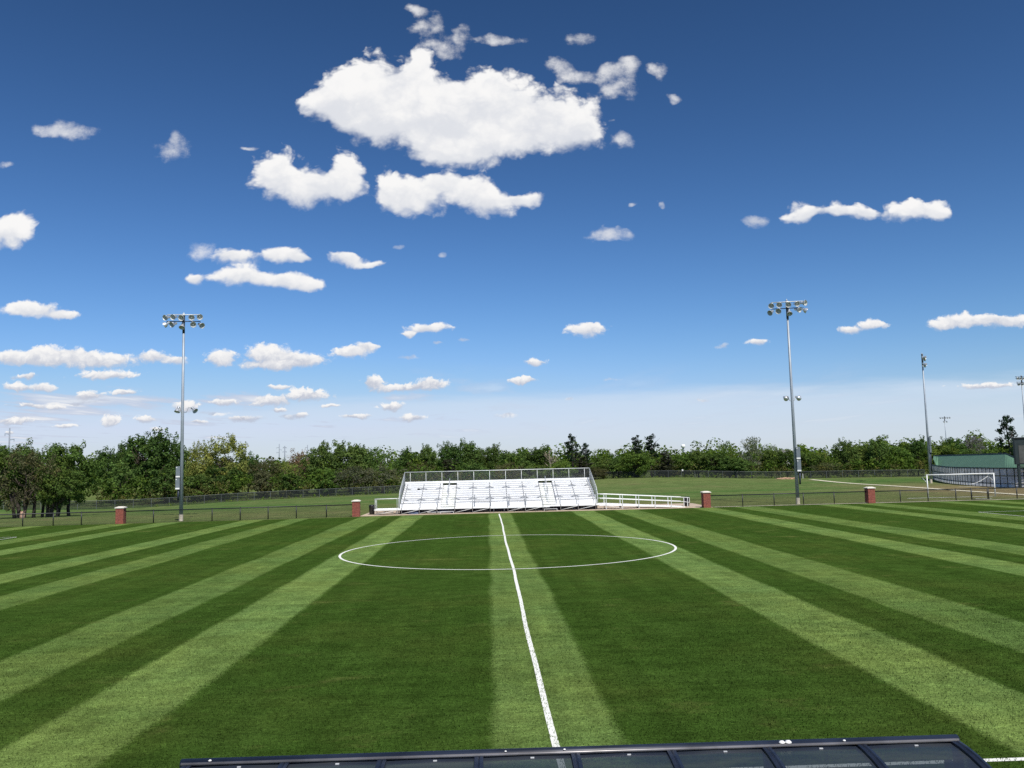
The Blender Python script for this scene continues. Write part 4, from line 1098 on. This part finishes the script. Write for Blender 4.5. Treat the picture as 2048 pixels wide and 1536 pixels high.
pylon(615, 890, 820, [(-1, 2.5, 2.2), (1, 5., 1.6)], 'slim utility pole behind the rust tinted tree', .42)
def water_tower(px__, topy_, wpx, hpx, Y, label):
    q = at(px__, topy_, Y); zg = hgt(q.x, Y); h_ = q.z - zg; r_ = wpx*Y/F_PX/2; th = hpx*Y/F_PX
    o_ = thing('water_tower', label, 'water tower', (q.x, Y, zg), 0, 'white water towers on the horizon')
    mb = MB(); mb.lathe([(.01, h_), (r_*.6, h_-th*.06), (r_, h_-th*.18), (r_*1.02, h_-th*.85), (r_*.5, h_-th), (r_*.3, h_-th*1.1)], 20); mb.build('tank', MT['tower_white'], o_, True)
    mb = MB(); mb.lathe([(r_*.55, h_-th*1.02), (r_*.34, h_-th*1.5), (r_*.34, 0)], 16); mb.build('stem', MT['far_steel'], o_, True)
water_tower(1366, 888.5, 8.5, 7, 1500, 'squat white water tower above the trees')
water_tower(1411.5, 889.5, 4, 6, 1900, 'smaller more distant white water tower')
# white gabled roof edge showing in the wood
q = at(1559, 900, 330); zg = hgt(q.x, 330)
hs = thing('house', 'white edged house roof just showing among the trees', 'house', (q.x, 330, zg), R(35)); zr = q.z - zg - 1.1
mb = MB(); mb.box((-3, -5, 0), (3, 5, zr - .9)); mb.build('wall', MT['white'], hs)
mb = MB(); mb.add([(-3.4, -5.4, zr-1.1), (0, -5.4, zr+1.), (3.4, -5.4, zr-1.1), (-3.4, 5.4, zr-1.1), (0, 5.4, zr+1.), (3.4, 5.4, zr-1.1)], [(0, 1, 4, 3), (1, 2, 5, 4), (0, 3, 5, 2)]); rf = mb.build('roof', MT['roof'], hs)
mb = MB(); mb.tube([(-3.4, -5.45, zr-1.1), (0, -5.45, zr+1.)], .14, 6); mb.tube([(3.4, -5.45, zr-1.1), (0, -5.45, zr+1.)], .14, 6); mb.build('bargeboard', MT['white'], rf)

# ------------------------------------------------------------------ team shelter below the camera
DX0, DX1, DYF, DZF = -2.485, 3.82, 7.17, 2.262
dg = thing('team_shelter', 'navy framed team shelter with curved smoked clear roof panels', 'team shelter', (-.057, 0, 0), -.008)
def prof(f_):
    """f 0..1 from the front lip over the roof and down the back"""
    if f_ < .7:
        a = f_/.7*math.pi/2; return (DYF - 1.5*math.sin(a), DZF - 1.15*(1-math.cos(a)))
    return (DYF - 1.5, (DZF - 1.15)*(1-(f_-.7)/.3))
NBY = 8; bw = (DX1-DX0)/NBY
for k in range(NBY):
    x0, x1 = DX0 + k*bw + .035, DX0 + (k+1)*bw - .035
    mb = MB(); NP = 22; sag = lambda f_: .0
    for j in range(NP+1):
        yy, zz = prof(j/NP); mb.v += [(x0, yy, zz - .012), ((x0+x1)/2, yy, zz - .004), (x1, yy, zz - .012)]
    for j in range(NP):
        for i in (0, 1): mb.f.append((3*j+3+i, 3*j+4+i, 3*j+i+1, 3*j+i))
    pn_ = mb.build('roof_panel', MT['poly'], dg, True)
    mb = MB(); mb.cbox(((x0+x1)/2 + .04, DYF - .085, DZF - .002), (.03, .012, .008)); mb.build('clip', MT['alu_dim'], pn_)
for k in range(NBY + 1):
    xk = DX0 + k*bw; mb = MB(); NP = 22; w_ = .036
    sec = []
    for j in range(NP+1):
        yy, zz = prof(j/NP); y2, z2 = prof(min(1, j/NP+.01)); y1, z1 = prof(max(0, j/NP-.01))
        d = Vector((0, y2-y1, z2-z1)).normalized(); nn = Vector((0, d.z, -d.y)); nn = nn if nn.z > 0 or abs(nn.z) < .01 and nn.y < 0 else -nn
        if j > NP*.72: nn = Vector((0, -1, 0))
        c = Vector((xk, yy, zz))
        sec.append([c + Vector((-w_, 0, 0)) - nn*.05, c + Vector((w_, 0, 0)) - nn*.05, c + Vector((w_, 0, 0)) + nn*.008, c + Vector((.012, 0, 0)) + nn*.013, c + Vector((.0, 0, 0)) + nn*.003, c + Vector((-.012, 0, 0)) + nn*.013, c + Vector((-w_, 0, 0)) + nn*.008])
    for s_ in sec: mb.v += s_
    for j in range(NP):
        for i in range(7): mb.f.append((7*j+i, 7*j+(i+1) % 7, 7*(j+1)+(i+1) % 7, 7*(j+1)+i))
    mb.build('rib', MT['dug_frame'], dg)
mb = MB(); mb.tube([(DX0-.07, DYF+.035, DZF-.01), (DX1+.05, DYF+.03, DZF-.008)], .046, 12); mb.build('front_lip', MT['dug_frame'], dg, True)
mb = MB(); mb.tube([(DX0-.05, DYF-.028, DZF+.012), (DX1+.03, DYF-.028, DZF+.012)], .013, 10); mb.build('lip_rail', MT['dug_rail'], dg, True)
for xk in (DX0, DX1):
    mb = MB(); pts = [(xk, DYF-.06, 0), (xk, DYF-.06, DZF-.06)] + [(xk, prof(j/14)[0]+.03, prof(j/14)[1]-.05) for j in range(1, 15)]
    mb.add(pts, [tuple(range(len(pts)))]); mb.build('end_panel', MT['poly'], dg)
for k in (0, 3, 6, 8):
    mb = MB(); xk = DX0 + k*bw; mb.box((xk-.03, DYF-.09, 0), (xk+.03, DYF-.03, DZF-.05)); mb.build('front_post', MT['dug_frame'], dg)
mb = MB(); mb.box((DX0+.1, DYF-1.25, .42), (DX1-.1, DYF-.85, .47)); bo = mb.build('bench', MT['dug_rail'], dg)
for k in range(5):
    mb = MB(); xk = DX0+.4+k*1.4; mb.box((xk-.03, DYF-1.2, .03), (xk+.03, DYF-.9, .42)); mb.build('leg', MT['dug_frame'], bo)
mb = MB(); mb.box((DX1-.12, DYF-.62, .5), (DX1-.06, DYF-.06, DZF-.13)); mb.build('notice_panel', MT['dug_frame'], dg)
rnd = random.Random(3)
for px__, s in ((408, .013), (1562, .024), (1575, .026), (1690, .012), (1119, .01), (1000, .009)):
    X = DX0 + (px__ - 365)/(1915-365)*(DX1-DX0)
    mb = MB(); mb.lathe([(.001, s*.7), (s*.6, s*.6), (s, s*.25), (s*1.1, 0)], 7, Matrix.Translation((X, DYF-.005, DZF+.028)))
    mb.build('dropping', MT['white'], dg, True)
slab('shelter_floor', DX0-.3, DYF-2.2, DX1+.3, DYF+.1, .03, MT['cream_conc'], 'concrete floor under the team shelter', 'floor')

# ------------------------------------------------------------------ sun and sky
SUN = Vector((.34, -.94, 0)).normalized() * math.cos(R(52)) + Vector((0, 0, math.sin(R(52))))
sl = bpy.data.lights.new('sun', 'SUN'); sl.energy = 4.9; sl.angle = R(.53); sl.color = (1., .955, .88)
so = bpy.data.objects.new('sun', sl); col.objects.link(so); so.rotation_euler = SUN.to_track_quat('Z', 'Y').to_euler(); so.location = (20, -50, 80)

w = bpy.data.worlds.new('World'); scene.world = w; w.use_nodes = True
t = NT(w.node_tree); bg = w.node_tree.nodes['Background']; SKYS = .10
bg.inputs['Strength'].default_value = SKYS
sky = t.n.new('ShaderNodeTexSky'); sky.sky_type = 'NISHITA'; sky.sun_disc = False
sky.sun_elevation = R(52); sky.sun_rotation = math.atan2(SUN.x, SUN.y); sky.altitude = 300; sky.air_density = 1.0; sky.dust_density = .6; sky.ozone_density = 3.0
dirv = t.coord('Generated'); dx, dy, dz = t.sep(dirv)
front = t.smooth(dy, .08, .2)
dyc = t.math('MAXIMUM', dy, .06)
u_ = t.math('DIVIDE', dx, dyc); v_ = t.math('DIVIDE', dz, dyc)
# small ragged clouds low down, larger billows overhead: two noise sizes blended by height
hi_ = t.smooth(v_, .06, .30)
nc = t.comb(u_, t.math('MULTIPLY', v_, 1.25), 0.)
def both(a, c, det, rough, out=0):
    x1 = t.noise(nc, a, det, rough, out); x2 = t.noise(nc, c, det, rough, out)
    n_ = t.n.new('ShaderNodeMix'); n_.data_type = 'RGBA'; t.put(n_.inputs[0], hi_); t.put(n_.inputs[6], x1); t.put(n_.inputs[7], x2)
    return n_.outputs[2]
warp = t.vmath('SUBTRACT', both(34., 12., 4, .6, 1), (.5, .5, .5))
wsz = t.math('MULTIPLY_ADD', hi_, .040, .014)
P0 = t.comb(u_, v_, 1.)
Pw = t.vmath('ADD', P0, t.vmath('MULTIPLY', t.vmath('SCALE', warp, scale=wsz), (1., .8, 0.)))
KG = 2.2
def blob_field(blobs):
    acc = None
    for cx, cy, rx, ry in blobs:
        d = ray(cx, cy); uc, vc = d.x/d.y, d.z/d.y
        d2 = ray(cx + rx, cy); a = abs(d2.x/d2.y - uc); d3 = ray(cx, cy - ry); c = abs(d3.z/d3.y - vc)
        q = t.vmath('MULTIPLY_ADD', Pw, (1/a, 1/c, 1.), (-uc/a, -vc/c, 0.))
        e = t.math('POWER', math.exp(-KG), t.vmath('DOT_PRODUCT', q, q))
        s_ = t.vmath('SCALE', q, scale=e)
        acc = s_ if acc is None else t.vmath('ADD', acc, s_)
    X, Y, Z = t.sep(acc)
    f_ = t.math('DIVIDE', t.math('LOGARITHM', t.math('MAXIMUM', Z, 1e-9), math.e), KG)   # = -(d^2) - 1
    return t.math('ADD', f_, 2.), t.math('DIVIDE', Y, t.math('MAXIMUM', Z, 1e-9))
SOLID = [(750,225,85,46),(845,232,85,55),(685,212,52,34),(925,290,90,32),
 (73,812,16,5),(112,814,24,6),(54,809,15,5),(449,805,34,6),(478,835,26,6),(600,830,14,5),(825,834,26,7),(713,831,32,5),(129,851,22,5),(54,753,22,6),(557,819,18,5),(561,773,24,5),(395,845,16,4),(660,812,20,4),(20,866,14,4),
 (700,190,70,56),(640,214,50,16),(790,172,82,62),(832,132,26,24),(900,220,110,70),(985,205,82,52),(985,165,22,16),(1080,238,98,58),(1150,258,52,50),(1005,290,140,32),(880,296,66,34),(765,250,66,38),(720,215,60,40),
 (553,344,46,44),(600,372,78,32),(688,354,38,44),(622,378,84,28),
 (784,380,42,36),(830,395,76,38),(885,368,40,22),(940,380,50,32),(972,408,56,28),(1040,394,42,13),
 (35,464,48,31),(-15,470,34,26),(465,508,42,16),(560,508,56,19),(600,520,26,11),(480,551,58,20),(560,563,76,18),(610,570,40,12),(398,553,20,13),(698,515,42,14),(748,526,40,8),
 (70,620,60,16),(40,617,32,14),(125,632,40,9),(110,712,80,20),(60,720,66,14),(200,722,76,16),(215,750,70,9),(18,715,26,13),(305,714,36,13),(352,722,26,10),(440,717,34,15),(535,708,62,22),(600,720,50,15),(560,728,80,9),(700,705,42,12),(735,692,24,9),
 (857,658,48,11),(818,669,20,6),(1173,659,44,15),(1070,723,26,7),(1515,686,24,8),(1745,650,40,11),(1697,660,24,7),(1930,642,64,15),(2012,642,62,14),(1885,650,28,9),
 (1605,424,38,19),(1680,426,66,16),(1740,424,30,15),(1832,422,66,23),(1885,430,26,12),(746,764,25,13),(800,775,58,8),(858,768,40,13),(540,801,42,12),(612,790,52,13),(785,814,26,10),(177,791,30,10),(35,775,38,9),(90,775,26,8),(250,787,30,7),
 (30,843,42,8),(222,840,19,10),(292,839,24,8),(370,814,28,12),(318,859,18,7),(1045,760,34,8),(1975,772,66,6)]
WISP = [(832,20,20,12),(852,52,28,20),(868,34,13,18),(888,92,46,20),(918,76,20,26),(1000,78,52,12),(1145,75,32,14),(1112,130,26,16),(1145,152,32,14),(1203,148,28,20),(1246,166,34,30),(1256,128,26,18),(1220,180,26,16),(130,264,50,14),(1325,140,20,18),(1242,275,26,16),(1350,195,14,10),(1215,468,46,11),(1250,460,16,8),(1508,440,24,14),(1272,408,8,5),(1330,408,7,6),(1445,692,16,6),(820,714,26,5),(400,497,26,16),
 (345,296,36,26),(345,275,16,20),(130,262,70,18),(495,296,24,6),(795,488,14,6),(925,682,12,5),(876,685,10,4),(890,510,10,5),(0,332,14,8),(455,804,38,5),(1012,830,28,6),(825,833,28,6),(715,831,38,5),(500,838,40,6),(125,852,24,5),(1215,760,30,3),(50,755,30,6),(560,772,26,5),(1180,220,22,30),
 (1140,797,12,4),(1410,800,12,3),(590,832,30,5),(150,805,70,4),(70,812,60,4),(430,826,40,4)]
SOLID = [(a, c, e*1.05, g_*1.13) for a, c, e, g_ in SOLID]
fs_, qs_ = blob_field(SOLID); fw_, qw_ = blob_field(WISP)
n1 = t.sep(both(46., 15., 9, .64))[0]; n2 = t.sep(both(120., 48., 6, .62))[0]
nn = t.math('MULTIPLY_ADD', n1, 2.4, -1.2)
def vor(sc):
    n_ = t.n.new('ShaderNodeTexVoronoi'); n_.voronoi_dimensions = '2D'; n_.feature = 'SMOOTH_F1'; n_.inputs['Smoothness'].default_value = .35
    t.put(n_.inputs['Vector'], t.vmath('ADD', nc, t.vmath('SCALE', warp, scale=.05))); n_.inputs['Scale'].default_value = sc; n_.inputs['Detail'].default_value = 3.; n_.inputs['Roughness'].default_value = .55
    return n_.outputs['Distance']
bil = t.math('ADD', t.math('MULTIPLY', t.math('SUBTRACT', 1., hi_), vor(70.)), t.math('MULTIPLY', hi_, vor(27.)))
puff = t.math('MULTIPLY_ADD', bil, -1.25, .70)
calm = t.smooth(fs_, .25, 1.1, 1., .28)
ed = t.math('ADD', fs_, t.math('MULTIPLY', calm, t.math('ADD', t.math('ADD', t.math('MULTIPLY', nn, .72), puff), t.math('MULTIPLY_ADD', n2, .9, -.45))))
soft = t.smooth(qs_, -.6, .3, 1.35, .85)
a_s = t.smooth(t.math('DIVIDE', t.math('ADD', ed, .40), soft), 0., 1.)
edw = t.math('ADD', t.math('ADD', t.math('MULTIPLY', fw_, .9), t.math('MULTIPLY_ADD', n1, 4.4, -2.2)), t.math('MULTIPLY_ADD', n2, 2.0, -1.0))
a_w = t.math('MULTIPLY', t.smooth(edw, -.2, 1.5), .78)
# a street of small flat clouds low in the west, seen in true perspective
vq = t.math('MAXIMUM', v_, .012); sl_ = t.noise(t.comb(t.math('MULTIPLY', t.math('DIVIDE', u_, vq), .9), t.math('DIVIDE', .30, vq), 1.7), 1., 5, .5)
a_l = t.math('MULTIPLY', t.smooth(t.math('ADD', sl_, t.math('MULTIPLY_ADD', n2, .10, -.05)), .525, .63), t.math('MULTIPLY', t.math('MULTIPLY', t.smooth(v_, .028, .045), t.smooth(v_, .085, .125, 1., 0.)), t.smooth(u_, -.25, .12, .85, .12)))
alpha = t.math('SUBTRACT', 1., t.math('MULTIPLY', t.math('SUBTRACT', 1., a_s), t.math('SUBTRACT', 1., a_w)))
# sunlit tops, duller bases, thicker = whiter
shade = t.math('ADD', t.math('ADD', qs_, t.math('MULTIPLY_ADD', n1, 1.5, -.75)), t.math('MULTIPLY', puff, .7))
lit = t.smooth(shade, -.9, .45)
elev = t.smooth(v_, .05, .26)
basec = t.mix(elev, (.52, .56, .67), (.68, .71, .78))
cl = t.mix(lit, basec, (.99, .98, .97))
cl = t.mix(t.math('MULTIPLY', a_s, t.math('MULTIPLY', elev, .30)), cl, (1., 1., 1.))
# bright thin veil low over the horizon with a streaky upper edge
vs_ = t.noise(t.comb(t.math('MULTIPLY', u_, 3.), t.math('MULTIPLY', v_, 26.), 5.), 1., 6, .6)
veil_top = t.math('ADD', t.math('MULTIPLY_ADD', vs_, .05, -.025), t.smooth(u_, -.45, .15, .072, .087))
veil = t.math('MULTIPLY', t.smooth(t.math('SUBTRACT', veil_top, v_), -.012, .014), t.math('ADD', t.math('MULTIPLY_ADD', vs_, .5, .40), t.smooth(u_, -.2, .2, 0., .16)))
skyc = sky.outputs[0]
# clear dry-air sky: deepen the blue away from the horizon
sr, sg, sb_ = t.sep(t.vmath('SCALE', skyc, scale=SKYS))
skyc = t.vmath('MULTIPLY', t.comb(t.math('POWER', sr, 1.73), t.math('POWER', sg, 1.69), t.math('POWER', sb_, 1.84)), (1.61/SKYS, 1.7/SKYS, 1.91/SKYS))
p_ = t.vmath('SCALE', skyc, scale=SKYS)
skyc = t.vmath('DIVIDE', skyc, t.vmath('MULTIPLY_ADD', t.vmath('MULTIPLY', p_, p_), (.12, .45, .16), (1., 1., 1.)))
skyc = t.vmath('MINIMUM', skyc, (.62/SKYS, .69/SKYS, .87/SKYS))
def lin(c): return tuple(q/SKYS for q in c)
skyv = t.mix(t.math('MULTIPLY', veil, .85, clamp=True), skyc, lin((.63, .74, .88)))
clouds = t.vmath('SCALE', cl, scale=.95/SKYS)
skyv = t.mix(t.math('MULTIPLY', a_l, front), skyv, t.mix(t.smooth(sl_, .6, .72), lin((.56, .62, .76)), lin((.84, .85, .88))))
out = t.mix(t.math('MULTIPLY', alpha, front), skyv, clouds)
t.l.new(out, bg.inputs['Color'])
w.cycles.sampling_method = 'MANUAL'; w.cycles.sample_map_resolution = 512

# ------------------------------------------------------------------ render settings
scene.view_settings.view_transform = 'Standard'; scene.view_settings.look = 'None'
scene.view_settings.exposure = 0; scene.view_settings.gamma = 1
scene.render.engine = 'CYCLES'
cy = scene.cycles
cy.max_bounces = 6; cy.diffuse_bounces = 3; cy.glossy_bounces = 3; cy.transmission_bounces = 3; cy.transparent_max_bounces = 20
cy.caustics_reflective = False; cy.caustics_refractive = False
cy.use_denoising = False
